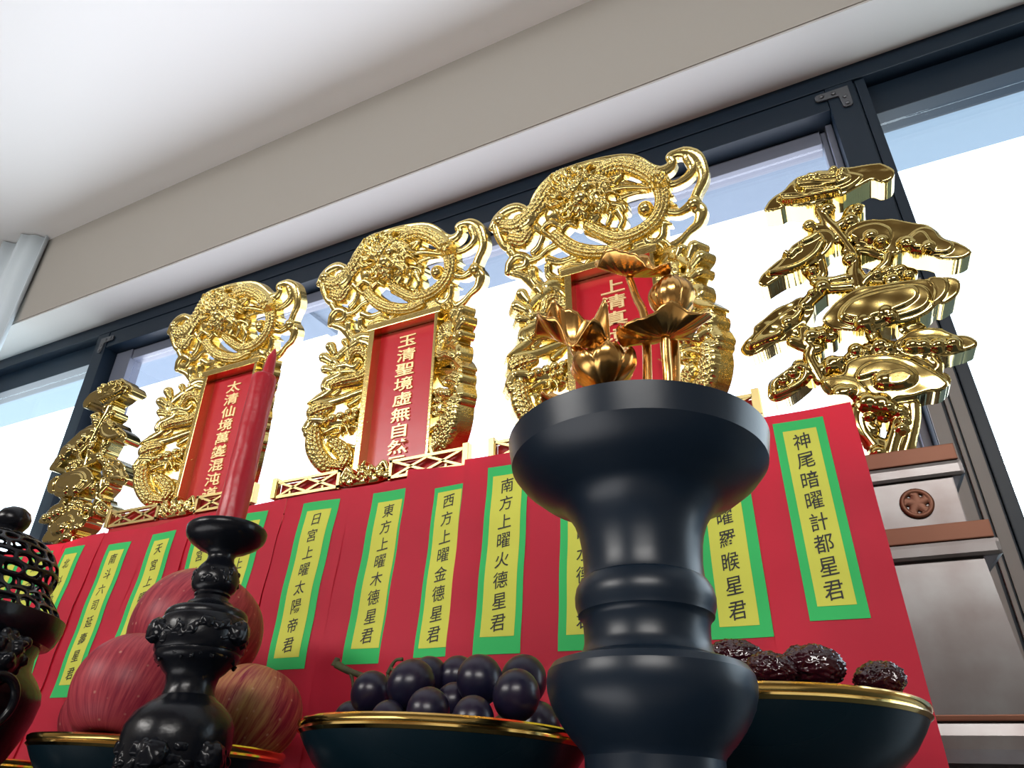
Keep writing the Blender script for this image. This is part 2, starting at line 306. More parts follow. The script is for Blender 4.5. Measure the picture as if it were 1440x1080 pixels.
# ------------------------------------------------------------------ carved relief: shapes drawn in plan, raised and given walls
class Relief:
    def __init__(self, x0, x1, z0, z1, h, wall=0.015):
        self.x = np.arange(x0, x1 + h, h); self.z = np.arange(z0, z1 + h, h); self.h = h; self.wall = wall
        self.sd = np.full((len(self.x), len(self.z)), 1.0); self.ht = np.full(self.sd.shape, wall)
    def win(self, lo, hi):
        i0 = max(0, int((lo[0] - self.x[0]) / self.h)); i1 = min(len(self.x), int((hi[0] - self.x[0]) / self.h) + 2)
        j0 = max(0, int((lo[1] - self.z[0]) / self.h)); j1 = min(len(self.z), int((hi[1] - self.z[0]) / self.h) + 2)
        return i0, max(i1, i0), j0, max(j1, j0)
    def stroke(self, pts, r, rise=0.005, base=0.0, kind='round', cut=True, scale=1.0):
        Q = np.array(catmull(pts, 8) if len(pts) > 2 else [pts[0], pts[-1]]) if len(pts) > 1 else np.array([pts[0], pts[0]])
        seg = np.r_[0, np.cumsum(np.hypot(*np.diff(Q, axis=0).T))]; L = seg[-1]
        n = max(2, int(L / (self.h * 0.8)) + 1); s = np.linspace(0, L, n) if L > 0 else np.zeros(2)
        if L > 0: px, pz = np.interp(s, seg, Q[:, 0]), np.interp(s, seg, Q[:, 1])
        else: px, pz = np.full(2, Q[0, 0]), np.full(2, Q[0, 1])
        rr = np.interp(np.linspace(0, 1, n), np.linspace(0, 1, len(r)), r) if hasattr(r, '__len__') else np.full(n, r)
        R = rr.max() + 3 * self.h
        i0, i1, j0, j1 = self.win((px.min() - R, pz.min() - R), (px.max() + R, pz.max() + R))
        if i1 <= i0 or j1 <= j0: return
        X, Z = np.meshgrid(self.x[i0:i1], self.z[j0:j1], indexing='ij')
        best = np.full(X.shape, 9.0); bs = np.zeros(X.shape); bt = np.zeros(X.shape); br = np.full(X.shape, rr[0])
        tx, tz = np.gradient(px) if L > 0 else np.ones(n), np.gradient(pz) if L > 0 else np.zeros(n)
        nn = np.hypot(tx, tz) + 1e-12; tx, tz = tx / nn, tz / nn
        for k in range(len(px)):
            a0 = max(0, int((px[k] - R - self.x[0]) / self.h) - i0); a1 = int((px[k] + R - self.x[0]) / self.h) + 2 - i0
            b0 = max(0, int((pz[k] - R - self.z[0]) / self.h) - j0); b1 = int((pz[k] + R - self.z[0]) / self.h) + 2 - j0
            if a1 <= 0 or b1 <= 0: continue
            dx = X[a0:a1, b0:b1] - px[k]; dz = Z[a0:a1, b0:b1] - pz[k]; d = np.hypot(dx, dz) - rr[k]
            m = d < best[a0:a1, b0:b1]
            if not m.size: continue
            best[a0:a1, b0:b1][m] = d[m]; bs[a0:a1, b0:b1][m] = s[k] if L > 0 else 0
            bt[a0:a1, b0:b1][m] = (-tz[k] * dx + tx[k] * dz)[m]; br[a0:a1, b0:b1][m] = rr[k]
        q = np.clip((best + br) / br, 0, 1); prof = np.sqrt(np.clip(1 - q * q, 0, 1))
        if kind == 'flat': prof = np.clip((1 - q) * br / 0.0016, 0, 1); prof = prof * (2 - prof)
        hh = self.wall + base + rise * prof
        if kind == 'scale':
            pw = br * 0.50 * scale; ps = br * 0.52 * scale; b = bt / pw; row = np.floor(b); a = bs / ps + 0.5 * (row % 2)
            fa = a - np.floor(a); fb = b - row - 0.5
            bump = np.clip(1 - ((fa - 0.45) / 0.62) ** 2 - (fb / 0.55) ** 2, 0, 1)
            hh = hh + 0.0030 * np.sqrt(bump) * (0.3 + 0.7 * prof)
            ridge = np.clip(1 - np.abs(np.abs(bt) - br * 0.9) / (br * 0.12), 0, 1) * (np.abs(((bs / (br * 0.5)) % 1) - 0.5) < 0.34)
            hh = hh + 0.0016 * ridge
        elif kind == 'rib':
            hh = hh + 0.0010 * np.cos(bt / (br * 0.28) * PI)
        ins = best < self.h * 1.2
        v = self.ht[i0:i1, j0:j1]; v[ins] = np.maximum(v[ins], hh[ins])
        if cut: self.sd[i0:i1, j0:j1] = np.minimum(self.sd[i0:i1, j0:j1], best)
    def poly(self, pts, rise=0.0, base=0.0, cut=True, edge=0.0018, smooth=True, wobble=0.0):
        P = list(pts)
        if smooth:
            n = len(P); P = [P[-2], P[-1]] + P + [P[0], P[1]]; Q = catmull(P, 6); P = Q[12:12 + 6 * n]
        P = np.array(P); lo = P.min(0) - 4 * self.h; hi = P.max(0) + 4 * self.h
        i0, i1, j0, j1 = self.win(lo, hi)
        X, Z = np.meshgrid(self.x[i0:i1], self.z[j0:j1], indexing='ij'); d = np.full(X.shape, 9.0); inside = np.zeros(X.shape, bool)
        for A, B in zip(P, np.roll(P, -1, 0)):
            e = B - A; l2 = e @ e + 1e-15; t = np.clip(((X - A[0]) * e[0] + (Z - A[1]) * e[1]) / l2, 0, 1)
            d = np.minimum(d, np.hypot(X - A[0] - t * e[0], Z - A[1] - t * e[1]))
            c = (A[1] > Z) != (B[1] > Z)
            with np.errstate(divide='ignore', invalid='ignore'):
                inside ^= c & (X < (B[0] - A[0]) * (Z - A[1]) / (B[1] - A[1] + 1e-15) + A[0])
        sd = np.where(inside, -d, d)
        t = np.clip(-sd / edge, 0, 1); hh = self.wall + base + rise * t * (2 - t)
        if wobble: hh = hh + wobble * np.sin(X * 210 + Z * 90) * np.sin(Z * 260 - X * 60) * t
        ins = sd < self.h * 1.2
        v = self.ht[i0:i1, j0:j1]; v[ins] = np.maximum(v[ins], hh[ins])
        if cut: self.sd[i0:i1, j0:j1] = np.minimum(self.sd[i0:i1, j0:j1], sd)
    def mesh(self, name, m, smooth_iter=0):
        H = self.ht.copy(); sd = self.sd
        for _ in range(smooth_iter):
            Hp = np.pad(H, 1, mode='edge'); H = (4 * H + Hp[:-2, 1:-1] + Hp[2:, 1:-1] + Hp[1:-1, :-2] + Hp[1:-1, 2:]) / 8
        keep = (sd[:-1, :-1] + sd[1:, :-1] + sd[:-1, 1:] + sd[1:, 1:]) < 0
        nx, nz = sd.shape; idx = np.arange(nx * nz).reshape(nx, nz)
        cnt = np.zeros((nx, nz), int)
        for a in (0, 1):
            for b in (0, 1): cnt[a:nx - 1 + a, b:nz - 1 + b] += keep
        X, Z = np.meshgrid(self.x, self.z, indexing='ij'); gx, gz = np.gradient(sd, self.h)
        g2 = gx * gx + gz * gz + 1e-9; bd = (cnt > 0) & (cnt < 4)
        mv = np.clip(np.where(bd, sd, 0), -self.h, self.h)
        X = X - mv * gx / np.sqrt(g2) * 0.9; Z = Z - mv * gz / np.sqrt(g2) * 0.9
        used = cnt > 0; new = np.full(nx * nz, -1); ids = np.flatnonzero(used.ravel()); new[ids] = np.arange(len(ids))
        V = np.stack([X.ravel()[ids], -H.ravel()[ids], Z.ravel()[ids]], 1)
        ii, jj = np.nonzero(keep)
        F = np.stack([new[idx[ii, jj]], new[idx[ii + 1, jj]], new[idx[ii + 1, jj + 1]], new[idx[ii, jj + 1]]], 1)
        kp = np.pad(keep, 1); E = []
        for di, dj, va, vb in ((-1, 0, (0, 1), (0, 0)), (1, 0, (1, 0), (1, 1)), (0, -1, (0, 0), (1, 0)), (0, 1, (1, 1), (0, 1))):
            a = keep & ~kp[1 + di:nx + di, 1 + dj:nz + dj]; i, j = np.nonzero(a)
            E.append(np.stack([new[idx[i + va[0], j + va[1]]], new[idx[i + vb[0], j + vb[1]]]], 1))
        E = np.concatenate(E); bv = np.unique(E); m1 = np.full(len(V), -1); m1[bv] = np.arange(len(bv))
        n0 = len(V); f1 = V[bv].copy(); b1 = V[bv].copy(); b1[:, 1] = 0
        V = np.concatenate([V, f1, b1]); a, b = m1[E[:, 0]] + n0, m1[E[:, 1]] + n0; k = len(bv)
        Wl = np.stack([a, a + k, b + k, b], 1)
        me = bpy.data.meshes.new(name); Fa = np.concatenate([F, Wl]).astype(np.int32)
        me.vertices.add(len(V)); me.vertices.foreach_set('co', V.astype(np.float32).ravel())
        me.loops.add(Fa.size); me.loops.foreach_set('vertex_index', Fa.ravel())
        me.polygons.add(len(Fa)); me.polygons.foreach_set('loop_start', np.arange(0, Fa.size, 4, dtype=np.int32))
        me.polygons.foreach_set('use_smooth', np.ones(len(Fa), bool)); me.update(calc_edges=True); me.validate()
        me.materials.append(m); return me

D = 0.60       # distance of the tablets' carved fronts
rnd = random.Random(4)

# ---- the openwork of a spirit tablet, drawn once
CX = -0.746 * D; CZ = 0.493 * D
def zoomfn(ox, oy, s, cx, cz, y=D):
    def f(*l):
        out = []
        for a, b in l:
            q = at(ox + a * s, oy + b * s, y); out.append((q[0] - cx, q[2] - cz))
        return out
    return f

TA = math.radians(20); HZ = .196       # the crown rises from the board's top edge and leans forward
def cr(*l):
    out = []
    p0 = np.array([CX, D + .012, CZ + HZ]); w = np.array([0.0, -math.sin(TA), math.cos(TA)]); n = np.array([0.0, math.cos(TA), math.sin(TA)])
    for a, b in l:
        r = ray(430 + a * .1875, 290 + b * .1875); q = r * ((p0 @ n) / (r @ n)); out.append((q[0] - CX, float((q - p0) @ w)))
    return out
 
WA = math.radians(36); HX = .053       # the side wings are hinged at the board's edges and turned forward
def sd_(*l):
    out = []
    n = np.array([-math.sin(WA), math.cos(WA), 0.0]); p0 = np.array([CX - HX, D + .014, 0.0]); w = np.array([-math.cos(WA), -math.sin(WA), 0.0]); n = np.array([w[1], -w[0], 0.0])
    for a, b in l:
        r = ray(400 + a * .2222, 450 + b * .2222); q = r * ((p0 @ n) / (r @ n)); out.append((-float((q - p0) @ w), q[2] - CZ))
    return out
KC, KS = .000205, .000242
R1 = Relief(-.18, .18, -.04, .22, .0008, wall=.013)
R2 = Relief(-.12, .012, -.03, .26, .0008, wall=.016)
def C(pts, r, **k):
    rr = [x * KC for x in r] if hasattr(r, '__len__') else r * KC; R1.stroke(cr(*pts), rr, **k)
def SD(pts, r, **k):
    rr = [x * KS for x in r] if hasattr(r, '__len__') else r * KS
    R2.stroke(sd_(*pts), rr, **k)
# crown: back plate and hooks
C([(300, 470), (330, 370), (390, 280), (470, 215), (600, 165), (760, 125), (880, 112), (960, 130), (1040, 185), (1120, 210)], 26, kind='flat', rise=.001)
C([(1085, 215), (1140, 190), (1165, 150), (1150, 118), (1180, 95), (1245, 85), (1310, 120), (1345, 200), (1345, 270), (1305, 360), (1285, 430), (1325, 480), (1305, 560), (1250, 615), (1190, 680), (1130, 720)], [34, 30, 24, 26, 36, 40, 34, 30, 26, 26, 38, 34, 24, 20, 26, 30], rise=.004)
C([(1262, 120), (1285, 190), (1255, 245), (1190, 290), (1120, 300)], [34, 28, 24, 20, 24], rise=.004)
C([(1130, 480), (1200, 485), (1280, 430)], [26, 22, 34], rise=.005)
C([(1285, 430)], 42, rise=.008)
C([(1100, 560), (1090, 640), (1040, 690), (990, 670), (1000, 615), (1050, 590)], [20, 24, 26, 22, 20, 18], rise=.005)
C([(60, 560), (95, 500), (150, 450), (215, 425), (262, 440), (262, 480), (220, 500)], [22, 30, 32, 34, 26, 22, 26], rise=.004)
C([(80, 545), (100, 620), (130, 680), (170, 700)], [26, 26, 24, 30], rise=.004)
C([(110, 510)], 40, rise=.008)
C([(150, 860), (165, 800), (210, 755), (265, 770), (255, 820), (205, 835)], [26, 30, 32, 28, 28, 30], rise=.005)
C([(170, 720), (195, 760)], 30, rise=.005)
C([(265, 790), (340, 765), (400, 710), (460, 680)], [24, 20, 20, 24], rise=.004)
C([(330, 560), (370, 610), (345, 690), (310, 730)], [26, 20, 20, 24], rise=.004)
C([(400, 780), (470, 800), (560, 770), (650, 760)], [26, 22, 22, 24], rise=.004)
C([(180, 870), (240, 890), (290, 930), (320, 960)], [24, 26, 34, 40], rise=.005)
C([(300, 860), (310, 920), (350, 960), (420, 960)], [38, 34, 30, 34], rise=.007, kind='rib')
C([(395, 830), (400, 890), (450, 920), (540, 900)], [26, 30, 34, 34], rise=.007, kind='rib')
C([(470, 860), (540, 830), (610, 840), (650, 880)], [24, 30, 26, 22], rise=.006, kind='rib')
for k, r in enumerate((185, 145, 105, 65)):
    C([(770 + r * math.cos(t), 895 - 0.93 * r * math.sin(t) - 0.23 * r * math.cos(t)) for t in np.linspace(0.05, PI - .05, 9)], 17, rise=.0045)
C([(770, 850)], 70, kind='flat', rise=.001)
for k, r in enumerate((150, 110, 70)):
    C([(980 + r * math.cos(t), 760 - 0.55 * r * math.sin(t) - 0.25 * r * math.cos(t)) for t in np.linspace(0.1, PI - .1, 8)], 15, rise=.0045)
C([(900, 770), (1060, 720)], 30, kind='flat', rise=.001)
C([(480, 900), (700, 830), (860, 790), (1010, 745)], 30, kind='flat', rise=.0005)
# dragon ring
C([(520, 225), (600, 190), (690, 160), (760, 150)], 34, rise=.005, kind='rib')
C([(740, 205), (800, 175), (870, 165), (940, 185), (1010, 225), (1070, 290), (1100, 370), (1095, 450), (1060, 530), (990, 600), (900, 645), (810, 655), (720, 615), (650, 570)], [48, 52, 54, 54, 52, 50, 48, 46, 46, 45, 44, 42, 40, 36], rise=.010, kind='scale')
C([(455, 630), (520, 690), (600, 730), (700, 745), (800, 735), (880, 700)], [44, 46, 46, 44, 42, 36], rise=.009, kind='scale')
C([(150, 560), (215, 560), (290, 500), (350, 430), (400, 350), (460, 270), (540, 225), (620, 215)], [50, 60, 58, 60, 62, 60, 54, 44], rise=.009, kind='scale')
C([(190, 640), (250, 650), (290, 600)], [48, 50, 40], rise=.008, kind='scale')
C([(330, 470), (300, 540), (260, 570)], 40, rise=.010)
C([(440, 480), (500, 480), (560, 500)], [60, 70, 60], rise=.006)
# mane and face
for k in range(95):
    a = rnd.uniform(0, 2 * PI); r0 = 150 * math.sqrt(rnd.uniform(0.02, 1)); l = rnd.uniform(40, 75)
    x, y = 610 + r0 * math.cos(a) * 1.15, 360 + r0 * math.sin(a) * 0.95
    b = a + rnd.uniform(-.6, .6)
    C([(x, y), (x + .5 * l * math.cos(b), y + .5 * l * math.sin(b)), (x + l * math.cos(b + .5), y + l * math.sin(b + .5))], [rnd.uniform(16, 24), 15, 5], rise=rnd.uniform(.006, .010), base=.006 + .006 * (1 - r0 / 150))
C([(610, 370)], 120, rise=.010, base=.002)
for x, y, r, b in ((590, 340, 34, .014), (660, 330, 34, .014), (625, 400, 42, .016), (600, 440, 26, .014), (660, 435, 26, .014), (625, 300, 28, .014), (560, 390, 26, .011), (700, 380, 26, .011), (640, 470, 30, .010), (590, 480, 24, .010)):
    C([(x, y)], r, rise=.007, base=b)
C([(680, 520), (720, 470), (700, 430)], [40, 34, 20], rise=.007)
for p in ([(480, 560), (430, 540), (380, 590), (430, 640)], [(500, 580), (540, 550), (580, 570)], [(690, 480), (760, 430), (860, 440), (880, 470)], [(760, 440), (790, 500), (770, 560)], [(830, 470), (860, 540), (840, 600), (880, 640)], [(700, 330), (780, 270), (860, 240), (820, 290)], [(720, 300), (800, 330), (900, 320), (1030, 330)], [(740, 250), (700, 230), (650, 240)]):
    C(p, [26, 22, 16], rise=.007, base=.002)
C([(845, 445)], 48, rise=.008)
C([(700, 560), (760, 590), (830, 590)], [26, 18, 10], rise=.003)
C([(640, 600), (740, 660), (820, 710)], [24, 16, 16], rise=.003)
C([(995, 462)], 48, rise=.012)
C([(1090, 290)], 58, rise=.013, base=.004)
for a in range(5):
    t = a * 1.26; C([(1090 + 30 * math.cos(t), 290 + 30 * math.sin(t))], 18, rise=.006, base=.015)
C([(830, 385), (930, 352), (1060, 330)], [14, 12, 16], rise=.003)
C([(860, 290), (950, 300), (1050, 280)], [30, 14, 12], rise=.003)
for x, y in ((1120, 360), (1135, 420), (1125, 480), (1100, 545)):
    C([(x - 20, y), (x + 45, y + 20)], [22, 6], rise=.004)
for x, y in ((655, 125), (770, 95)):
    pass
# sides (drawn for the left, mirrored for the right)
SD([(520, 110), (440, 100), (395, 120)], [34, 30, 26], rise=.004)
SD([(395, 120), (470, 140), (500, 170)], 26, rise=.003)
SD([(400, 140), (330, 190), (265, 250), (240, 300)], [24, 22, 22, 18], rise=.004)
SD([(330, 135), (345, 165)], [22, 16], rise=.006)
SD([(240, 165), (262, 215)], [30, 20], rise=.006)
SD([(200, 235), (240, 265)], [32, 22], rise=.006)
SD([(205, 310), (245, 320)], [26, 20], rise=.005)
SD([(255, 250), (300, 330), (250, 370), (210, 390), (200, 430), (240, 440), (270, 400)], [20, 22, 24, 26, 22, 22, 18], rise=.005)
SD([(350, 265), (375, 215), (435, 205), (480, 250), (475, 320), (430, 365), (360, 385), (300, 400), (250, 420)], [26, 30, 34, 36, 38, 38, 36, 32, 26], rise=.009, kind='scale')
SD([(275, 300), (330, 290), (380, 300), (415, 270)], [20, 26, 26, 20], rise=.006)
SD([(250, 340), (320, 330), (390, 330)], [14, 18, 16], rise=.005)
for x, y in ((430, 165), (470, 185), (500, 215)):
    SD([(x - 8, y + 20), (x + 4, y - 10)], [14, 4], rise=.005)
SD([(95, 530), (150, 500), (200, 470), (255, 430), (330, 415), (420, 400), (480, 400)], [8, 22, 26, 24, 22, 26, 12], rise=.005)
SD([(140, 540), (230, 520), (300, 500), (380, 470), (470, 440)], [26, 28, 26, 24, 22], rise=.005)
SD([(255, 475), (290, 450)], 14, rise=.004)
SD([(130, 590), (180, 570), (240, 560)], [40, 44, 26], rise=.009, kind='scale')
SD([(120, 640), (170, 640), (240, 650), (330, 640), (400, 610), (440, 570)], [30, 34, 36, 36, 30, 20], rise=.009)
SD([(360, 540), (420, 500), (450, 480)], [18, 22, 10], rise=.006)
SD([(440, 560), (450, 610), (420, 640)], [18, 20, 18], rise=.007)
for x, y, r in ((300, 620, 24), (350, 600, 22), (400, 590, 20), (250, 635, 24), (210, 650, 22), (380, 640, 18), (330, 655, 18)):
    SD([(x, y)], r, rise=.006, base=.007)
SD([(80, 690), (110, 650), (140, 670), (130, 715), (90, 720)], [24, 26, 22, 24, 24], rise=.007)
SD([(200, 720), (260, 690), (330, 680), (380, 700)], [16, 22, 24, 20], rise=.008)
for p in ([(300, 690), (290, 730), (240, 740)], [(330, 690), (340, 720), (320, 735)], [(370, 690), (400, 700), (390, 720)], [(400, 670), (440, 680), (480, 660)]):
    SD(p, [14, 12, 4], rise=.009, base=.003)
SD([(180, 700), (260, 710), (400, 690), (470, 670)], [30, 30, 28, 24], rise=.002)
SD([(130, 720), (130, 800), (160, 870), (210, 925), (280, 940)], [40, 46, 48, 46, 40], rise=.010, kind='scale')
SD([(260, 790), (310, 830), (335, 880), (310, 930)], [40, 46, 46, 36], rise=.010, kind='scale')
SD([(210, 760), (240, 830), (270, 890)], 30, rise=.003)
SD([(340, 800), (390, 810), (430, 790)], [20, 18, 24], rise=.006)
SD([(360, 870), (370, 960), (360, 1030)], 20, rise=.003)
SD([(220, 930), (300, 980), (400, 1000)], 40, rise=.003)
crown_mesh = R1.mesh('carved_crown', M['gold']); wing_mesh = R2.mesh('carved_wing', M['gold'])
def mirrored(me):
    me = me.copy(); n = len(me.vertices); c = np.empty(n * 3, np.float32); me.vertices.foreach_get('co', c); c[0::3] *= -1; me.vertices.foreach_set('co', c); me.flip_normals(); me.update(); return me
wing_mirror = mirrored(wing_mesh)

BW, BH = 0.0535, 0.188      # half width and height of the board with its gold edges
board_me = None
def lattice(bm, x0, x1, z0, z1, y0, y1, t=.0032):
    for d in ((x0, x1, y0, y1, z0, z0 + t), (x0, x1, y0, y1, z1 - t, z1), (x0, x0 + t * 1.3, y0, y1, z0, z1), (x1 - t * 1.3, x1, y0, y1, z0, z1)): box(bm, *d)
    def bar(a, b):
        dx, dz = b[0] - a[0], b[1] - a[1]; l = math.hypot(dx, dz); nx, nz = -dz / l * .0013, dx / l * .0013
        P = [(a[0] + nx, a[1] + nz), (b[0] + nx, b[1] + nz), (b[0] - nx, b[1] - nz), (a[0] - nx, a[1] - nz)]
        A = [bm.verts.new((p_[0], y0 + .0005, p_[1])) for p_ in P]; B = [bm.verts.new((p_[0], y1 - .0005, p_[1])) for p_ in P]
        bm.faces.new(A); bm.faces.new(B[::-1])
        for i in range(4): bm.faces.new((A[i], B[i], B[(i + 1) % 4], A[(i + 1) % 4]))
    L = x1 - x0; xm = (x0 + x1) / 2
    bar((x0, z0), (xm, z1 - t)); bar((xm, z1 - t), (x1, z0)); bar((x0, z1), (xm, z0 + t)); bar((xm, z0 + t), (x1, z1))
    for q in (x0 + L * .25, x0 + L * .75): bar((q, z0), (q, z0 + (z1 - z0) * .3))
def spirit_tablet(x, chars, size, pitch, label):
    t = empty('spirit_tablet', Matrix.Translation((x, D + .019, CZ)), label, 'spirit tablet', 'gilded spirit tablets along the altar')
    o = link('carved_crown', crown_mesh, None, t); o.matrix_local = Matrix.Translation((0, .010, HZ)) @ Matrix.Rotation(TA, 4, 'X') @ Matrix.Diagonal((.955, 1, 1, 1))
    for sgn, me in ((-1, wing_mesh), (1, wing_mirror)):
        o = link('carved_wing', me, None, t); o.matrix_local = Matrix.Translation((sgn * HX, .014, 0)) @ Matrix.Rotation(-sgn * WA, 4, 'Z')
    boxobj('board', M['red_lacquer'], t, (-BW + .002, BW - .002, -.006, .003, -.0428, BH - .002))
    boxobj('board_frame', M['gold'], t, (-BW, -BW + .0085, -.0215, .004, -.0428, BH), (BW - .0045, BW, -.0215, .004, -.0428, BH), (-BW - .004, BW + .004, -.0225, .004, BH - .001, BH + .0085), bevel=.0008)
    me = text_mesh(chars, pitch, size, depth=.0011, bold=.012, sx=1.5)
    o = link('inscription', me, M['gold_leaf'], t); o.location = (0, -.0068, BH - .022)
    return t
def tablet_stand(x, label):
    z1 = .281; t = empty('tablet_stand', Matrix.Translation((x, .565, 0)), label, 'tablet stand', 'lattice fronted stands under the spirit tablets')
    boxobj('body', M['red_board'], t, (-.131, .131, .008, .11, .2335, .2520))
    boxobj('back_board', M['red_board'], t, (-.129, .129, .012, .014, .2525, .272))
    for s in (-1, 1):
        bm = bmesh.new(); a, b = sorted((s * .132, s * .034)); lattice(bm, a, b, .2525, .2745, .004, .009)
        bmobj('lattice_panel', bm, M['lattice'], t)
        boxobj('post', M['lattice'], t, (s * .132 - .0035, s * .132 + .0035, .002, .011, .2525, .278), bevel=.0006)
    R = Relief(-.036, .036, 0, .030, .0007, wall=.004); q = random.Random(2)
    R.stroke([(-.030, .006), (-.01, .004), (.012, .004), (.031, .006)], .005, rise=.002)
    for k in range(44):
        a = q.uniform(-.027, .027); b = q.uniform(.003, .021 - abs(a) * .3); R.stroke([(a, b), (a + q.uniform(-.003, .003), b + .004)], [.0028, .001], rise=.003, base=q.uniform(0, .004))
    R.stroke([(-.032, .012), (-.026, .022), (-.02, .018)], .0025, rise=.002); R.stroke([(.032, .012), (.026, .022), (.02, .018)], .0025, rise=.002)
    o = link('ornament', R.mesh('ornament', M['gold']), None, t); o.location = (0, .009, .2525)
    return t
TX = (-1.2585 * D, -.746 * D, -.278 * D)
spirit_tablet(TX[0], '太清仙境萬變混沌道', .0195, .0208, 'gilded dragon tablet behind the red candle, farthest from the vase')
spirit_tablet(TX[1], '玉清聖境虛無自然元始', .0200, .0215, 'gilded dragon tablet in the middle of the three, its red board unobstructed')
spirit_tablet(TX[2], '上清真境虛皇道君', .0205, .0222, 'gilded dragon tablet behind the golden lotus and the black vase')
tablet_stand(TX[0] - .004, 'red stand with gold lattice under the tablet behind the candle')
tablet_stand(TX[1] - .012, 'red stand with gold lattice under the middle dragon tablet')
tablet_stand(TX[2] + .002, 'red stand with gold lattice under the tablet behind the vase')

# ------------------------------------------------------------------ cloud trees
TCX, TCZ = .103 * D, .346 * D
t4 = zoomfn(1020, 220, .18519, TCX, TCZ); t5 = zoomfn(1180, 290, .16667, TCX, TCZ); t6 = zoomfn(1030, 380, .25918, TCX, TCZ); tp = zoomfn(0, 0, 1, TCX, TCZ)
RT = Relief(-.12, .13, -.01, .34, .0008, wall=.020)
def inner(P, f, dx=0, dz=0):
    P = np.array(P); c = P.mean(0); return [tuple(c + (p_ - c) * f + np.array((dx, dz))) for p_ in P]
def cloud(P, base, steps=((.74, .004, .0022),), knots=(), wob=.0002):
    RT.poly(P, rise=.0015, base=base, wobble=wob)
    b = base + .0015
    for f, dx, h_ in steps:
        RT.poly(inner(P, f, dx, -.002), rise=h_, base=b, cut=False, edge=.0012, wobble=wob); b += h_
    for x, z, r in knots:
        RT.stroke([(x, z)], r, rise=.005, base=b - .001, cut=False)
A = t4((300, 440), (330, 380), (380, 330), (450, 285), (500, 230), (560, 185), (640, 165), (700, 140), (800, 135), (870, 118), (960, 112), (1060, 95), (1150, 85)) + tp((1240, 236), (1257, 245), (1254, 258), (1240, 263)) + t4((1110, 215), (1000, 270), (900, 325), (800, 355), (680, 395), (560, 410), (470, 405), (420, 430), (340, 445))
cloud(A, .006, ())
RT.poly(t4((420, 355), (560, 345), (700, 345), (860, 310), (960, 270), (1040, 200), (1000, 175), (900, 160), (800, 150), (680, 170), (600, 210), (560, 270), (600, 310), (520, 330)), rise=.003, base=.0075, cut=False, edge=.0012)
RT.poly(t4((560, 290), (700, 290), (850, 270), (950, 220), (900, 180), (780, 170), (680, 190), (590, 230)), rise=.003, base=.0105, cut=False, edge=.0012)
for pts in ([(560, 235), (640, 215), (700, 215), (830, 200)], [(560, 265), (660, 255), (760, 262), (840, 255)], [(430, 360), (540, 350), (620, 360), (700, 330), (800, 325)], [(450, 378), (560, 372), (680, 350), (850, 315)]):
    RT.stroke(t4(*pts), .0022, rise=.003, base=.0125, cut=False)
for x, y in ((650, 215), (690, 210), (825, 165), (890, 175), (880, 210)): RT.stroke(t4((x, y)), .0042, rise=.004, base=.013, cut=False)
B = t4((255, 985), (280, 925), (340, 865), (400, 815), (460, 770), (500, 710), (560, 665), (630, 625), (700, 590), (790, 590), (830, 640), (800, 720), (720, 800), (640, 850), (560, 890), (450, 930), (380, 970), (310, 1010))
cloud(B, .005, ())
RT.poly(t4((340, 920), (460, 890), (580, 845), (690, 770), (745, 680), (735, 635), (680, 625), (610, 665), (540, 730), (470, 790), (420, 850)), rise=.003, base=.0065, cut=False, edge=.0012)
RT.stroke(t4((350, 918), (430, 900), (560, 860), (680, 780), (740, 690)), .0022, rise=.002, base=.0095, cut=False)
for pts in ([(460, 770), (500, 790), (530, 760), (560, 745)], [(600, 690), (650, 670), (700, 640)]): RT.stroke(t4(*pts), .003, rise=.0035, base=.0095, cut=False)
CC = t5((60, 215), (150, 160), (260, 135), (360, 135), (450, 130), (560, 150), (640, 165), (740, 180), (820, 230), (880, 290), (1000, 330), (1090, 380), (1112, 420), (1050, 460), (960, 475), (860, 470), (760, 440), (640, 430), (540, 410), (480, 430), (380, 400), (300, 360), (180, 350), (90, 290))
cloud(CC, .004, ())
RT.poly(t5((500, 370), (560, 310), (640, 240), (720, 215), (800, 240), (850, 300), (940, 340), (955, 390), (900, 430), (800, 430), (640, 415), (540, 400)), rise=.003, base=.0055, cut=False, edge=.0012, wobble=.0002)
RT.poly(t5((510, 370), (580, 320), (680, 260), (740, 300), (770, 380), (680, 400), (560, 390)), rise=.0025, base=.0085, cut=False, edge=.0012, wobble=.0002)
RT.poly(t5((90, 260), (200, 200), (330, 180), (430, 230), (420, 320), (300, 340), (160, 320)), rise=.003, base=.0055, cut=False, edge=.0012, wobble=.0002)
for x, y, r in ((265, 290, .006), (355, 335, .0055), (565, 345, .0065), (600, 365, .0045), (745, 385, .0055)): RT.stroke(t5((x, y)), r, rise=.005, base=.008, cut=False)
DD = t6((490, 285), (520, 240), (570, 190), (640, 140), (720, 112), (800, 102), (880, 88), (960, 75), (1060, 72), (1100, 65), (1180, 62), (1225, 80), (1232, 120), (1210, 165), (1150, 205), (1110, 210), (1060, 255), (980, 290), (900, 310), (820, 330), (740, 350), (640, 350), (560, 340), (510, 315))
cloud(DD, .007, (), wob=.0003)
RT.poly(t6((580, 290), (590, 240), (640, 190), (720, 150), (820, 125), (920, 110), (1010, 110), (1060, 140), (1070, 190), (1030, 240), (940, 275), (840, 300), (740, 325), (640, 320)), rise=.003, base=.0085, cut=False, edge=.0012, wobble=.0002)
RT.poly(t6((600, 280), (640, 215), (740, 170), (880, 140), (980, 130), (1000, 180), (940, 230), (840, 265), (700, 300)), rise=.0025, base=.0115, cut=False, edge=.0012, wobble=.0003)
RT.poly(t6((1060, 72), (1150, 75), (1160, 140), (1120, 195), (1075, 210), (1090, 140)), rise=.002, base=.0085, cut=False, edge=.0012)
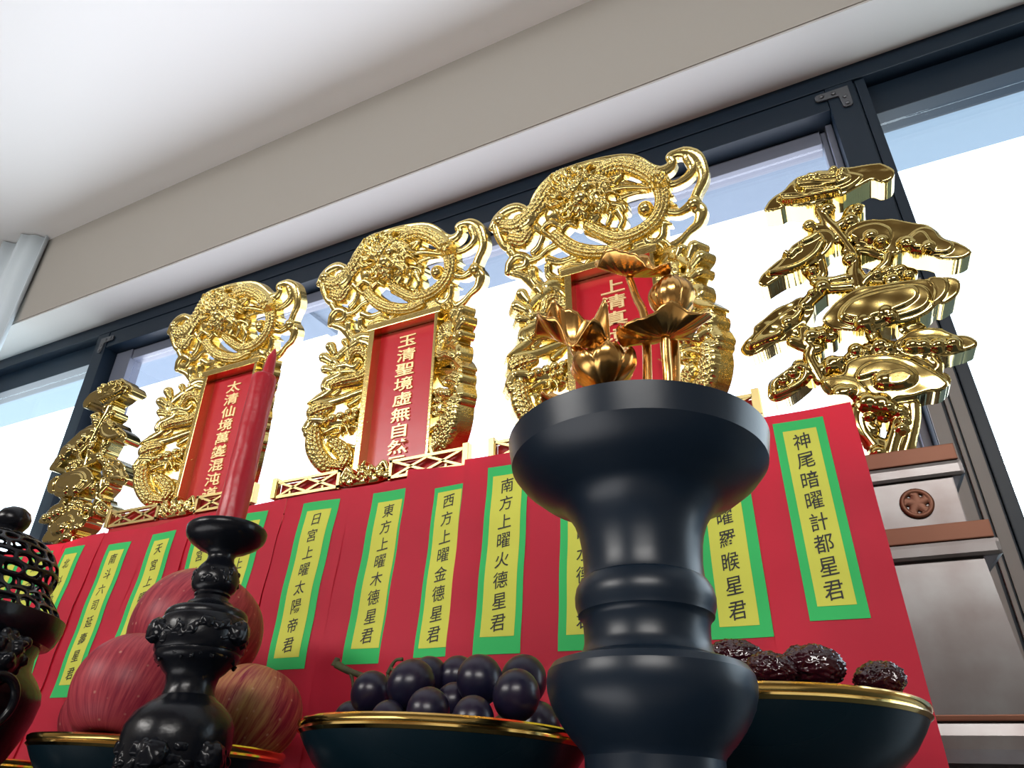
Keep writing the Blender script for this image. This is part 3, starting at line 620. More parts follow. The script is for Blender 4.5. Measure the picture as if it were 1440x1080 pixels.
for x, y, r in ((715, 305, .008), (745, 300, .004), (830, 262, .0075), (860, 280, .005)): RT.stroke(t6((x, y)), r, rise=.005, base=.010, cut=False)
EE = t6((45, 440), (70, 390), (110, 350), (120, 310), (180, 260), (240, 210), (310, 180), (370, 150), (440, 170), (440, 230), (400, 300), (370, 350), (310, 380), (240, 400), (170, 440), (90, 470))
cloud(EE, .001, (), wob=.0008)
RT.poly(t6((90, 430), (150, 350), (230, 280), (320, 220), (370, 220), (370, 280), (310, 330), (210, 380)), rise=.003, base=.0025, cut=False, edge=.0012, wobble=.0008)
for pts in ([(290, 290), (340, 275), (370, 235), (345, 220)], [(100, 420), (170, 390), (250, 360), (260, 340)]): RT.stroke(t6(*pts), .0025, rise=.003, base=.005, cut=False)
RT.stroke(t6((305, 292)), .006, rise=.005, base=.004, cut=False)
FF = t6((880, 400), (920, 370), (960, 340), (1040, 325), (1120, 325), (1170, 345), (1210, 360), (1270, 365), (1320, 390), (1325, 420), (1290, 440), (1240, 455), (1190, 470), (1130, 480), (1080, 470), (1020, 490), (950, 460), (900, 430))
cloud(FF, .003, (), wob=.0003)
RT.poly(t6((950, 420), (990, 385), (1060, 375), (1130, 380), (1200, 390), (1228, 415), (1200, 440), (1120, 450), (1030, 455)), rise=.003, base=.0045, cut=False, edge=.0012)
for x, y, r in ((970, 425, .0065), (1030, 425, .006), (1110, 425, .006), (1190, 415, .006)): RT.stroke(t6((x, y)), r, rise=.005, base=.006, cut=False)
GG = t6((190, 665), (200, 610), (250, 570), (310, 530), (340, 490), (400, 490), (435, 530), (430, 590), (380, 640), (310, 690), (240, 715), (200, 700))
cloud(GG, 0, ())
RT.stroke(t6((230, 670), (230, 620), (290, 570), (350, 530), (395, 540), (385, 600), (310, 650), (240, 680)), .0032, rise=.004, base=.0015, cut=False)
for x, y in ((280, 600), (330, 560)): RT.stroke(t6((x, y)), .005, rise=.004, base=.002, cut=False)
HH = t6((478, 620), (520, 590), (600, 575), (620, 520), (680, 490), (760, 475), (860, 475), (960, 500), (1020, 530), (1080, 560), (1140, 600), (1165, 640), (1130, 670), (1060, 680), (980, 705), (900, 715), (860, 740), (870, 775), (830, 795), (760, 780), (700, 755), (640, 715), (560, 705), (500, 675))
cloud(HH, .006, (), wob=.0002)
RT.poly(t6((680, 610), (690, 560), (760, 520), (860, 515), (950, 545), (1000, 590), (980, 640), (900, 665), (810, 660), (790, 630), (840, 600), (780, 590)), rise=.003, base=.0075, cut=False, edge=.0012, wobble=.0002)
RT.poly(t6((780, 625), (830, 590), (920, 570), (975, 600), (940, 645), (860, 655)), rise=.0025, base=.0105, cut=False, edge=.0012)
RT.poly(t6((490, 625), (560, 600), (680, 620), (760, 700), (800, 750), (720, 740), (640, 700), (540, 680)), rise=.0025, base=.0075, cut=False, edge=.0012, wobble=.0002)
for x, y, r in ((820, 620, .0075), (595, 690, .0075), (640, 680, .005), (735, 735, .0075), (800, 745, .008), (845, 765, .006)): RT.stroke(t6((x, y)), r, rise=.005, base=.009, cut=False)
JJ = t6((1080, 540), (1120, 555), (1165, 565), (1185, 600), (1170, 640), (1120, 620), (1080, 590))
cloud(JJ, .001, ())
# trunk and branches
def TS(f, pts, r, **k): RT.stroke(f(*pts), [x * .001 for x in r], **k)
TS(t6, [(700, 760), (690, 820), (710, 880), (760, 950), (790, 1005)], [9, 7, 6, 6, 7], rise=.006)
TS(t6, [(880, 760), (900, 800), (890, 860), (870, 930), (850, 1005)], [8, 6, 6, 6, 7], rise=.006)
TS(t6, [(970, 735), (975, 820), (955, 920), (930, 1005)], [7, 6, 6, 7], rise=.005)
TS(t6, [(760, 870), (730, 840)], [6, 5], rise=.005); TS(t6, [(760, 940), (860, 985), (940, 990)], [8, 9, 9], rise=.004)
TS(t6, [(820, 790), (850, 760), (930, 740)], [7, 8, 8], rise=.005)
for x, y, r in ((910, 780, 6), (930, 830, 5), (915, 870, 6), (790, 1000, 7), (745, 805, 5)): TS(t6, [(x, y)], [r], rise=.007, base=.002)
TS(t6, [(840, 480), (800, 420), (770, 370), (750, 330), (720, 230), (700, 110), (690, 60), (660, 10)], [8, 6, 6, 6, 8, 7, 7, 7], rise=.006)
TS(t4, [(1010, 1010), (985, 900), (985, 780), (930, 690), (880, 620), (830, 560), (770, 500), (720, 420)], [6, 5.5, 5, 5, 5, 6, 6, 6], rise=.007)
TS(t4, [(880, 620), (800, 640), (760, 560), (650, 550)], [6, 6, 7, 6], rise=.005)
TS(t4, [(820, 560), (920, 500), (960, 420), (1010, 400)], [6, 7, 7, 6], rise=.006)
TS(t4, [(700, 700), (720, 800), (740, 900), (690, 940), (620, 880)], [5, 5, 5, 5, 5], rise=.005)
TS(t4, [(690, 960), (820, 950), (920, 930), (990, 950)], [6, 5, 5, 5], rise=.006)
TS(t4, [(930, 720), (1020, 720), (1100, 730), (1180, 760)], [6, 5, 5, 5], rise=.005)
for x, y, r in ((775, 420, 8), (740, 1005, 8), (640, 545, 7), (950, 500, 8), (1010, 420, 6), (665, 890, 6), (945, 800, 7), (660, 1060, 5)): TS(t4, [(x, y)], [r], rise=.008, base=.002)
TS(t5, [(420, 420), (390, 500), (310, 570), (220, 640), (170, 720)], [5, 5, 5, 5, 5], rise=.006)
TS(t5, [(300, 620), (420, 600), (520, 570), (600, 570)], [6, 8, 8, 6], rise=.005)
for x, y, r in ((515, 560, 7), (320, 590, 6), (590, 600, 6), (420, 570, 6), (450, 640, 8)): TS(t5, [(x, y)], [r], rise=.008, base=.001)
TS(t6, [(700, 90), (600, 100), (500, 110), (440, 150), (400, 190)], [6, 6, 6, 7, 7], rise=.006)
TS(t6, [(390, 330), (400, 390), (430, 430), (420, 480), (460, 560), (480, 600)], [6, 6, 6, 6, 6, 6], rise=.006)
TS(t6, [(330, 390), (400, 420), (460, 430)], [6, 6, 6], rise=.005)
TS(t6, [(420, 360), (470, 350), (530, 360)], [8, 9, 7], rise=.005)
TS(t6, [(430, 560), (500, 540), (560, 520), (640, 540)], [6, 7, 8, 6], rise=.005)
TS(t6, [(640, 480), (680, 460), (760, 430), (850, 420), (920, 450)], [6, 7, 8, 7, 6], rise=.005)
TS(t6, [(960, 310), (1000, 330)], [9, 8], rise=.003); TS(t6, [(920, 470), (1020, 510), (1090, 550), (1110, 520), (1080, 480)], [6, 6, 6, 5, 5], rise=.005)
for x, y, r in ((480, 100, 7), (430, 365, 8), (490, 360, 6), (545, 515, 9), (530, 530, 6), (670, 440, 7), (800, 415, 8), (850, 430, 6), (750, 340, 5), (590, 500, 5), (720, 460, 5)): TS(t6, [(x, y)], [r], rise=.008, base=.001)
tree_me = RT.mesh('cloud_tree', M['gold_smooth'], 2)
def cloud_tree(x, flip, label, rz=0):
    o = link('cloud_tree', tree_me if not flip else mirrored(tree_me), None)
    o.matrix_world = Matrix.Translation((x, D + .020, TCZ)) @ Matrix.Rotation(rz, 4, 'Z'); tag(o, label, 'ornament', 'gilded cloud trees at the ends of the altar'); return o
cloud_tree(TCX, False, 'gilded cloud tree ornament on the pewter pedestal by the window post')
cloud_tree(-1.70 * D, True, 'gilded cloud tree ornament above the black censer', 0.0)

# ------------------------------------------------------------------ pewter pedestals
def pedestal(x, label):
    y0 = .585; t = empty('pedestal', Matrix.Translation((x, y0, 0)), label, 'pedestal', 'pewter pedestals under the cloud trees')
    z = lambda v: v
    def slab(name, m, hw, za, zb, out, bevel=.0008): return boxobj(name, m, t, (-hw, hw, -out, .085 + out, za, zb), bevel=bevel)
    slab('copper_band', M['copper'], .0615, .1935, .2065, .004); slab('cornice', M['pewter'], .0635, .181, .1934, .003, .003)
    slab('upper_block', M['pewter'], .055, .1445, .1809, 0)
    slab('copper_band', M['copper'], .0675, .1315, .1444, .006); slab('cornice', M['pewter'], .0700, .119, .1314, .005, .003)
    bm = bmesh.new()
    def fr(h0, h1, za, zb, o0, o1):
        A = [bm.verts.new((a, b, za)) for a, b in ((-h0, -o0), (h0, -o0), (h0, .085 + o0), (-h0, .085 + o0))]; B = [bm.verts.new((a, b, zb)) for a, b in ((-h1, -o1), (h1, -o1), (h1, .085 + o1), (-h1, .085 + o1))]
        for i in range(4): bm.faces.new((A[i], A[(i + 1) % 4], B[(i + 1) % 4], B[i]))
        bm.faces.new(A[::-1]); bm.faces.new(B)
    fr(.0625, .058, .0165, .1189, .003, .000); bmobj('lower_block', bm, M['pewter'], t)
    slab('copper_band', M['copper'], .069, .0125, .0164, .006)
    bm = bmesh.new(); prof = [(.0124, .064), (.004, .0655), (-.004, .069), (-.012, .075), (-.017, .082)]
    for (za, ha), (zb, hb) in zip(prof[1:], prof): fr(ha, hb, za, zb, ha - .062, hb - .062)
    bmobj('cove', bm, M['pewter'], t, angle=40)
    slab('copper_band', M['copper'], .0835, -.0215, -.0172, .021)
    slab('base_block', M['pewter'], .080, TABLE, -.0217, .018)
    # pierced copper coin on the upper block
    R = Relief(-.013, .013, -.013, .013, .0004, wall=.0016)
    for k in range(40):
        a = 2 * PI * k / 40; R.stroke([(.0098 * math.cos(a), .0098 * math.sin(a)), (.0098 * math.cos(a + .16), .0098 * math.sin(a + .16))], .0019, rise=.0012)
    for k in range(5):
        a = PI / 2 + k * 2 * PI / 5; R.stroke([(0, 0), (.008 * math.cos(a), .008 * math.sin(a))], [.0040, .0026], rise=.0008); R.stroke([(.0058 * math.cos(a), .0058 * math.sin(a)), (.0078 * math.cos(a + .3), .0078 * math.sin(a + .3))], .0016, rise=.0008)
    o = link('coin_medallion', R.mesh('coin_medallion', M['copper']), None, t); o.location = (.026, -.0001, .163)
    return t
PX = .105 - .0635
pedestal(-1.70 * D, 'pewter pedestal behind the papers at the censer end')
pedestal(PX, 'stepped pewter pedestal with copper bands behind the rightmost red paper')

# ------------------------------------------------------------------ red papers
YP = .518
def paper(x0, x1, ztl, ztr, green, yel, chars, csize, label, layer=0, seed=0, zoff=0.0, pitch=None):
    q = random.Random(seed); ph = q.uniform(0, 6); am = q.uniform(.0006, .0014)
    zb = foot(YP) + .001; yy = YP - .0012 * layer
    def wv(x, z):
        t = (z - zb) / (.29 - zb); return -am * math.sin(9 * t + ph) - am * 1.2 * math.sin(55 * (x - x0) + ph * 2 + 3 * t) * (0.4 + .6 * t) - .0005 * math.sin(40 * t + 3 * x0)
    xc = (x0 + x1) / 2
    def grid(name, m, xa, xb, za, zbl, zbr, dy, parent, nx=14, nz=48, thick=True):
        bm = bmesh.new(); rows = []
        for j in range(nz + 1):
            row = []
            for i in range(nx + 1):
                u = i / nx; x = xa + (xb - xa) * u; zt = zbl + (zbr - zbl) * u; z = za + (zt - za) * j / nz
                row.append(bm.verts.new((x - xc, wv(x, z) - dy, z - zb)))
            rows.append(row)
        for A, B in zip(rows, rows[1:]):
            for i in range(nx): bm.faces.new((A[i], A[i + 1], B[i + 1], B[i]))
        if thick:
            g = bmesh.ops.solidify(bm, geom=bm.faces[:], thickness=-.00022)
        o = bmobj(name, bm, m, parent, True); sharp(o.data, 50); return o
    root = grid('red_paper', M['paper'], x0, x1, zb, ztl, ztr, 0, None, 18, 60)
    root.matrix_world = TILT @ Matrix.Translation((xc, yy, zb)); tag(root, label, 'paper', 'red papers with inscriptions along the altar front')
    gx0, gx1, gz0, gz1 = green; grid('green_border', M['green'], gx0, gx1, gz0, gz1, gz1, .0006, root, 8, 40, False)
    yx0, yx1, yz0, yz1 = yel; grid('yellow_strip', M['yellow'], yx0, yx1, yz0, yz1, yz1, .0009, root, 8, 40, False)
    H = yz1 - yz0; n = len(chars); pt = pitch or (H - .004) / n
    me = text_mesh(chars, pt, csize, bold=.004, skew=.13, sx=.92)
    co = np.empty(len(me.vertices) * 3, np.float32); me.vertices.foreach_get('co', co); co = co.reshape(-1, 3)
    xm = (yx0 + yx1) / 2
    for c in co:
        x = c[0] + xm; z = c[2] + yz1 - .002 - pt / 2; c[0] = x - xc; c[2] = z - zb; c[1] = wv(x, z) - .0012
    me.vertices.foreach_set('co', co.ravel()); me.update()
    link('inscription', me, M['ink'], root); return root
def slip(x0, x1, ztl, ztr, gx0, gx1, gz0, gz1, ins, chars, cs, label, layer, seed, pitch=None):
    l, r, b, t = ins
    return paper(x0, x1, ztl, ztr, (gx0, gx1, gz0, gz1), (gx0 + l, gx1 - r, gz0 + b, gz1 - t), chars, cs, label, layer, seed, pitch=pitch)
slip(-1.075, -.992, .284, .283, -.998 - .05, -.998 - .008, .094, .270, (.008, .008, .012, .010), '中斗大魁保命星君', .0135, 'red paper whose slip shows beneath the censer, at the far end of the row', 0, 1)
slip(-.995, -.926, .283, .281, -.985, -.943, .094, .272, (.008, .008, .012, .010), '東斗主算護命星君', .0135, 'red paper mostly hidden behind the censer', 1, 2)
slip(-.9265, -.849, .281, .287, -.917, -.876, .092, .272, (.007, .008, .012, .010), '北斗九皇解厄星君', .0135, 'red paper reading 北斗九, partly behind the pierced censer', 2, 3, pitch=.0225)
slip(-.852, -.761, .286, .284, -.829, -.787, .089, .2675, (.008, .007, .013, .0095), '南斗六司延壽星君', .0140, 'red paper reading 南斗六司延壽星君, second from the censer', 1, 4)
slip(-.764, -.684, .283, .288, -.752, -.708, .093, .2725, (.008, .008, .012, .0095), '天宮上曜列宿星君', .0140, 'red paper reading 天宮上, above the big apples', 2, 5)
slip(-.687, -.615, .286, .287, -.675, -.632, .096, .276, (.008, .008, .012, .010), '地宮上曜北辰星君', .0140, 'red paper just behind the candlestick stem, its slip reads 宮', 1, 6)
slip(-.618, -.543, .287, .291, -.609, -.566, .100, .279, (.008, .008, .012, .010), '月宮上曜太陰皇君', .0140, 'red paper half hidden by the candle, its slip reads 月 at top', 2, 7)
slip(-.543, -.451, .291, .290, -.515, -.466, .108, .280, (.0085, .0085, .0105, .0105), '日宮上曜太陽帝君', .0150, 'red paper reading 日宮上曜太陽帝君, right beside the candlestick', 1, 8)
slip(-.454, -.372, .290, .291, -.4235, -.3785, .110, .280, (.0082, .0065, .0132, .0115), '東方上曜木德星君', .0150, 'red paper reading 東方上曜木德星君, behind the grape stem', 0, 9)
slip(-.381, -.306, .2995, .2915, -.3455, -.3095, .1125, .273, (.0045, .0035, .0075, .0055), '西方上曜金德星君', .0150, 'red paper reading 西方上曜金德星君, behind the grapes', 2, 10)
slip(-.312, -.234, .298, .299, -.2855, -.2425, .112, .285, (.006, .006, .0138, .010), '南方上曜火德星君', .0155, 'red paper reading 南方上曜火德星君, just clear of the vase rim', 3, 11)
slip(-.237, -.160, .297, .297, -.2095, -.166, .112, .285, (.007, .007, .012, .010), '北方上曜水德星君', .0150, 'red paper partly hidden by the vase neck, on the grape side', 2, 12)
slip(-.165, -.098, .296, .296, -.152, -.108, .112, .285, (.007, .007, .012, .010), '中央上曜土德星君', .0150, 'red paper standing wholly behind the black vase', 1, 13)
slip(-.103, -.045, .294, .290, -.0905, -.0475, .1155, .281, (.0065, .0085, .0085, .009), '天首隱曜羅睺星君', .0150, 'red paper reading 曜羅睺星君, at the vase neck by the dates', 2, 14)
slip(-.047, .0375, .288, .2885, -.0225, .0155, .124, .280, (.0065, .0065, .0095, .0085), '神尾暗曜計都星君', .0150, 'red paper reading 神尾暗曜計都星君, outermost by the pewter pedestal', 3, 15)

# ------------------------------------------------------------------ altar table and step
t = empty('altar_table', Matrix.Translation((-.5, .45, ZF)), 'long dark altar table below all the offerings', 'table')
boxobj('tabletop', M['table'], t, (-.95, .95, -.33, .33, TABLE - ZF - .03, TABLE - ZF), bevel=.003)
boxobj('table_skirt', M['table'], t, (-.94, .94, -.32, .32, .02, TABLE - ZF - .031))
for sx in (-.9, .9):
    for sy in (-.28, .28): boxobj('leg', M['red_board'], t, (sx - .03, sx + .03, sy - .03, sy + .03, 0, .019))
tag(boxobj('altar_step', M['red_board'], None, (-.905, -.046, .5745, .74, TABLE + .0005, .233), bevel=.002), 'red step behind the papers carrying the tablets', 'step')

# ------------------------------------------------------------------ black vase
VK = .28 / .30
vx, vy = -.0805 * VK, .28
vf = foot(vy)
t = empty('flower_vase', place(vx, vy, 0), 'large black flared vase holding golden lotus, nearest the camera', 'vase')
prof = [(.1622, .0655), (.1492, .0632), (.1435, .0586), (.1375, .0510), (.1325, .0410), (.1290, .0362), (.1218, .0316), (.1150, .0292), (.1095, .0281), (.1020, .0274), (.0955, .0272), (.0935, .0276), (.0925, .0290), (.0890, .0308), (.0855, .0314), (.0820, .0312), (.0795, .0303), (.0775, .0300), (.0765, .0288), (.0745, .0278), (.0700, .0274), (.0660, .0273), (.0630, .0279), (.0605, .0296), (.0590, .0325), (.0578, .0375), (.0565, .0412), (.0535, .0432), (.0500, .0437), (.0460, .0433), (.0411, .0417), (.0370, .0395), (.0330, .0368), (.0290, .0335), (.0263, .0308), (.0240, .0286), (.0225, .0278), (.0180, .0276), (.0080, .0276), (-.0100, .0285), (-.0250, .0320), (-.0300, .0400), (-.0450, .0430)]
prof = [(z * VK, r * VK) for z, r in prof] + [(vf + .004, .043)]
inner_p = [(.1622 * VK, .061 * VK), (.150 * VK, .056 * VK), (.138 * VK, .045 * VK), (.128 * VK, .030 * VK), (.11 * VK, .024 * VK), (.06 * VK, .022 * VK)]
bm = bmesh.new(); lathe(bm, (prof[::-1] + inner_p), 96, True, True)
o = bmobj('body', bm, M['black'], t, True); sharp(o.data, 25)

# ------------------------------------------------------------------ golden lotus in the vase
def lotus_place(x, y, z): return TILT @ Matrix.Translation((x, y, z))
def leaf_mesh(rx, ry, wave, cup, fold, seed, nr=14, na=72):
    q = random.Random(seed); ph = [q.uniform(0, 6) for _ in range(4)]; bm = bmesh.new(); c = bm.verts.new((0, 0, 0)); rings = []
    for i in range(1, nr + 1):
        r = i / nr; ring = []
        for k in range(na):
            a = 2 * PI * k / na; e = 1 + .07 * math.sin(3 * a + ph[0]) + .04 * math.sin(7 * a + ph[1])
            x, y = rx * r * e * math.cos(a), ry * r * e * math.sin(a)
            z = cup * r * r + wave * r ** 3 * (math.sin(4 * a + ph[2]) + .5 * math.sin(7 * a + ph[3])) + .0004 * r * math.cos(24 * a) - fold * r * r * abs(math.sin(a)) ** 1.5
            ring.append(bm.verts.new((x, y, z)))
        rings.append(ring)
    for k in range(na): bm.faces.new((c, rings[0][k], rings[0][(k + 1) % na]))
    for A, B in zip(rings, rings[1:]):
        for k in range(na): bm.faces.new((A[k], B[k], B[(k + 1) % na], A[(k + 1) % na]))
    return bm
def solid(o, th=.0008):
    s = o.modifiers.new('sheet', 'SOLIDIFY'); s.thickness = th; s.offset = 0
def lotus_leaf(cpos, rot, args, stem, label):
    x, y, z = cpos; t = empty('lotus_leaf', lotus_place(x, y, z), label, 'lotus leaf', 'golden lotus stems in the black vase')
    o = bmobj('blade', leaf_mesh(*args), M['gold_bronze'], t, True); o.rotation_euler = rot; solid(o)
    bm = bmesh.new(); tube(bm, [(a - x, b - y, c - z) for a, b, c in stem], [.0022, .0026], 10); bmobj('stem', bm, M['gold_bronze'], t, True); return t
BOT = (vx, vy, .085)
lotus_leaf((-.0735, .283, .2650), (.55, .38, .1), (.0225, .0125, .0030, .004, -.007, 3), [(-.0735, .283, .2640), (-.0700, .282, .247), (-.0660, .281, .231), (-.0665, .281, .20), (-.0690, .281, .16), (vx + .002, vy, .085)], 'small curled golden lotus leaf, highest in the vase')
lotus_leaf((-.0545, .274, .2095), (.10, -.12, .2), (.0245, .015, .0030, .007, 0, 8), [(-.0545, .274, .2090), (-.0555, .276, .20), (-.0565, .279, .185), (-.060, .280, .15), (vx + .004, vy, .085)], 'broad wavy golden lotus leaf dished under the bud')
lotus_leaf((-.1035, .270, .2150), (1.0, .45, .2), (.0210, .0155, .0070, .010, -.006, 12), [(-.1035, .270, .2145), (-.0960, .279, .19), (-.088, .280, .15), (vx - .003, vy, .085)], 'folded golden lotus leaf standing up over the vase lip')
lotus_leaf((-.1080, .282, .1850), (.5, .2, 0), (.018, .016, .0030, .004, 0, 15), [(-.1080, .282, .1845), (-.100, .282, .165), (vx - .005, vy, .085)], 'dark golden lotus leaf lying low across the vase lip')
def petal(bm, L, Wd, curve, open_, az, rib=.0006, base_r=.002, nu=10, nv=16):
    rows = []
    for j in range(nv + 1):
        v = j / nv; w = Wd * (math.sin(PI * min(1, v * .93 + .07)) ** .75) * (1 if v < .8 else (1 - (v - .8) / .2 * .75)); row = []
        rad = base_r + curve * math.sin(PI * min(1, v * .96)) ** .75 + open_ * v * v
        for i in range(nu + 1):
            s = (i / nu - .5) * 2; ang = az + s * w / max(rad, .006)
            rr = rad + rib * math.cos(s * 18) * .9 - .0012 * s * s
            row.append(bm.verts.new((rr * math.cos(ang), rr * math.sin(ang), v * L)))
        rows.append(row)
    for A, B in zip(rows, rows[1:]):
        for i in range(nu): bm.faces.new((A[i], A[i + 1], B[i + 1], B[i]))
def lotus(cpos, rot, L, petals, stem, label, name):
    x, y, z = cpos; t = empty(name, lotus_place(x, y, z), label, 'lotus', 'golden lotus stems in the black vase')
    for az, ll, wd, cu, op in petals:
        bm = bmesh.new(); petal(bm, ll, wd, cu, op, az); o = bmobj('petal', bm, M['gold_bronze'], t, True); o.rotation_euler = rot; solid(o, .0006)
    bm = bmesh.new(); tube(bm, [(a - x, b - y, c - z) for a, b, c in stem], [.0024, .0026], 10); bmobj('stem', bm, M['gold_bronze'], t, True); return t
P1 = [(k * 2 * PI / 5 + .4, .0270, .0085, .0088, 0) for k in range(5)] + [(k * 2 * PI / 5 + 1.0, .0262, .0080, .0102, .0006) for k in range(5)]
lotus((-.0530, .289, .2320), (.05, .10, 0), .024, P1, [(-.0530, .289, .2330), (-.0535, .288, .20), (-.058, .285, .16), (vx + .001, vy + .003, .085)], 'plump golden lotus bud with ribbed petals, standing in the vase', 'lotus_bud')
P2 = [(k * 2 * PI / 6 + .2, .025, .0095, .0090, .006) for k in range(6)] + [(k * 2 * PI / 6 + .7, .022, .0095, .0110, .011) for k in range(6)]
lotus((-.0880, .277, .1860), (.10, -.05, .3), .03, P2, [(-.0890, .277, .188), (-.084, .279, .15), (vx - .001, vy - .002, .085)], 'half open golden lotus flower just above the vase lip', 'lotus_flower')

# ------------------------------------------------------------------ offering dishes and what lies in them
def dish(x, y, z, r, label, fl=-.030):
    t = empty('offering_dish', place(x, y, z), label, 'dish', 'black offering dishes with gold rims'); k = r / .085; zf = foot(y) - z + .0035
    body = [(zf, .040 * k), (zf + .006, .041 * k), (zf + .012, .034 * k), (-.060, .020 * k), (-.046, .022 * k), (-.040, .034 * k), (-.0385, .044 * k), (-.0345, .0535 * k), (-.0280, .0640 * k), (-.0190, .0735 * k), (-.0110, .0795 * k), (-.0062, .0825 * k), (-.0060, .0800 * k), (-.0105, .0755 * k), (max(-.021, fl), .0600 * k), (max(-.028, fl), .043 * k), (max(-.029, fl), .02 * k)]
    bm = bmesh.new(); lathe(bm, body, 96, True, True); o = bmobj('bowl', bm, M['dish'], t, True); sharp(o.data, 45)
    rim = [(-.0061, .0800), (-.0061, .0826), (-.0045, .0846), (-.0030, .0838), (-.0018, .0848), (.0000, .0850), (.0010, .0838), (.0006, .0815), (-.003, .0795), (-.0061, .0785)]
    bm = bmesh.new(); lathe(bm, [(a, b * k) for a, b in rim], 128, False, False); o = bmobj('rim', bm, M['gold_rim'], t, True); sharp(o.data, 35); return t
DA, DG, DD_, D4 = (-.4577, .38, .0307, .085), (-.2255, .38, .0400, .085), (-.0530, .415, .0555, .083), (-.7560, .425, .0215, .085)
dish(*DA, 'black gold-rimmed dish piled with red apples', -.0105)
dish(*DG, 'black gold-rimmed dish heaped with dark grapes')
dish(*DD_, 'black gold-rimmed dish of wrinkled dates beside the vase')
dish(*D4, 'black gold-rimmed dish behind the censer, cut by the frame corner')

def apple(x, y, z, r, rot, m, label):
    t = empty('apple', TILT @ Matrix.Translation((x, y, z)) @ Matrix.Rotation(rot[0], 4, 'X') @ Matrix.Rotation(rot[1], 4, 'Y') @ Matrix.Rotation(rot[2], 4, 'Z'), label, 'apple', 'red apples in the dish')
    prof = []
    for i in range(33):
        a = -PI / 2 + PI * i / 32; rr = math.cos(a); zz = math.sin(a)
        R = r * (rr ** .92 if rr > 0 else 0) * (1 + .05 * zz) ; Z = r * .92 * zz
        d = math.exp(-(rr / .30) ** 2); Z += (-r * .42 * d if zz > 0 else r * .20 * d)
        prof.append((Z, max(R, .0003)))
    bm = bmesh.new(); lathe(bm, prof, 64, True, True, rib=lambda a, z_: 1 + .004 * math.sin(5 * a + rot[2]) + .014 * math.sin(2 * a + 1)); bmobj('fruit', bm, m, t, True)
    bm = bmesh.new(); tube(bm, [(0, 0, r * .60), (.001, 0, r * .8), (.003, 0, r * .86)], [.0012, .0012, .0018], 8); bmobj('stalk', bm, M['apple_stem'], t, True); return t
AM = [apple_mat('apple_skin_rosy', 1.3, 0.02), apple_mat('apple_skin_blush', 5.2, 0.06), apple_mat('apple_skin_streaked', 9.7, 0.13), apple_mat('apple_skin_deep', 14.1, -.05)]
apple(-.4400, .330, .0582, .0391, (-.35, -.15, 1.0), AM[0], 'large pink red apple at the front of the dish, left of the candlestick')
apple(-.4900, .405, .1165, .0532, (-.4, .15, 2.2), AM[1], 'pink red apple on top of the pile behind the candlestick neck')
apple(-.4209, .418, .0565, .0372, (-.35, .05, 4.0), AM[2], 'yellow streaked apple low on the right of the candlestick')
apple(-.5040, .360, .0480, .0290, (-.2, -.4, .2), AM[3], 'deep pink apple peeping out behind the large front one')

def grape(x, y, z, r, label, seed):
    q = random.Random(seed); bm = bmesh.new(); g = bmesh.ops.create_uvsphere(bm, u_segments=32, v_segments=20, radius=r)
    for v in bm.verts: v.co.z *= 1.06
    o = bmobj('grape', bm, M['grape'], None, True)
    o.matrix_world = TILT @ Matrix.Translation((x, y, z)) @ Matrix.Rotation(q.uniform(-.6, .6), 4, 'X') @ Matrix.Rotation(q.uniform(-.6, .6), 4, 'Y'); tag(o, label, 'grape', 'dark grapes heaped in the dish'); return o
GR = [((521.6, 975), .37, .0125, 'dark grape under the woody stem, at the pile end'), ((578, 963), .36, .0139, 'large dark grape topping the heap on the stem side'),
      ((602, 953), .392, .0125, 'dark grape tucked behind the large stem side one'), ((643, 951), .40, .0120, 'dark grape peeping out behind the central top one'),
      ((674.6, 956), .368, .0135, 'large dark grape at the centre top of the heap'), ((736, 957), .392, .0140, 'dark grape standing behind the vase side end of the heap'),
      ((726, 978), .352, .0127, 'round purplish grape in front near the vase'), ((602, 1000), .342, .0118, 'dark grape just above the rim below the stem side top one'),
      ((637, 987), .375, .0105, 'small bluish grape wedged low in the middle'), ((665, 1012), .336, .0110, 'dark grape half sunk behind the gold rim in the middle'),
      ((492, 1012), .385, .0105, 'grape barely showing over the rim at the stem end'), ((545, 1013), .345, .0100, 'grape barely showing over the rim below the stem')]
for k, ((u, v), y, r, lab) in enumerate(GR):
    q = at2(u, v, y); grape(q[0], y, q[2], r, lab, k)
for k, (x, y, z, r, lab) in enumerate(((-.172, .392, .045, .0130, 'grape low at the vase end of the dish'), (-.200, .410, .042, .0125, 'grape low at the back of the dish, vase side'), (-.240, .395, .040, .0125, 'grape low in the middle of the dish'), (-.270, .405, .044, .0120, 'grape low at the back of the dish, stem side'))):
    grape(x, y, z, r, lab, 30 + k)
q0 = at2(489, 945, .385); e = lambda u, v, y: tuple(at2(u, v, y) - q0)
t = empty('grape_stalks', TILT @ Matrix.Translation(tuple(q0)), 'bare woody vine of the grape bunch sticking up over the dish', 'stalks')  # woody stem of the grape bunch
bm = bmesh.new(); tube(bm, [e(473, 934, .385), e(489, 943, .385), (0, 0, 0) if False else e(500, 947, .385), e(520, 955, .38), e(545, 968, .38)], [.0026, .0023, .0020, .0022, .0016], 8); tube(bm, [e(471, 937, .385), e(475, 925, .385)], [.0030, .0018], 8); bmobj('main_stalk', bm, M['stem'], t, True)
bm = bmesh.new(); tube(bm, [e(492, 944, .385), e(496, 958, .385), e(496, 978, .385), e(494, 1005, .385)], [.0013, .0009, .0010], 8); bmobj('twig', bm, M['stem'], t, True)
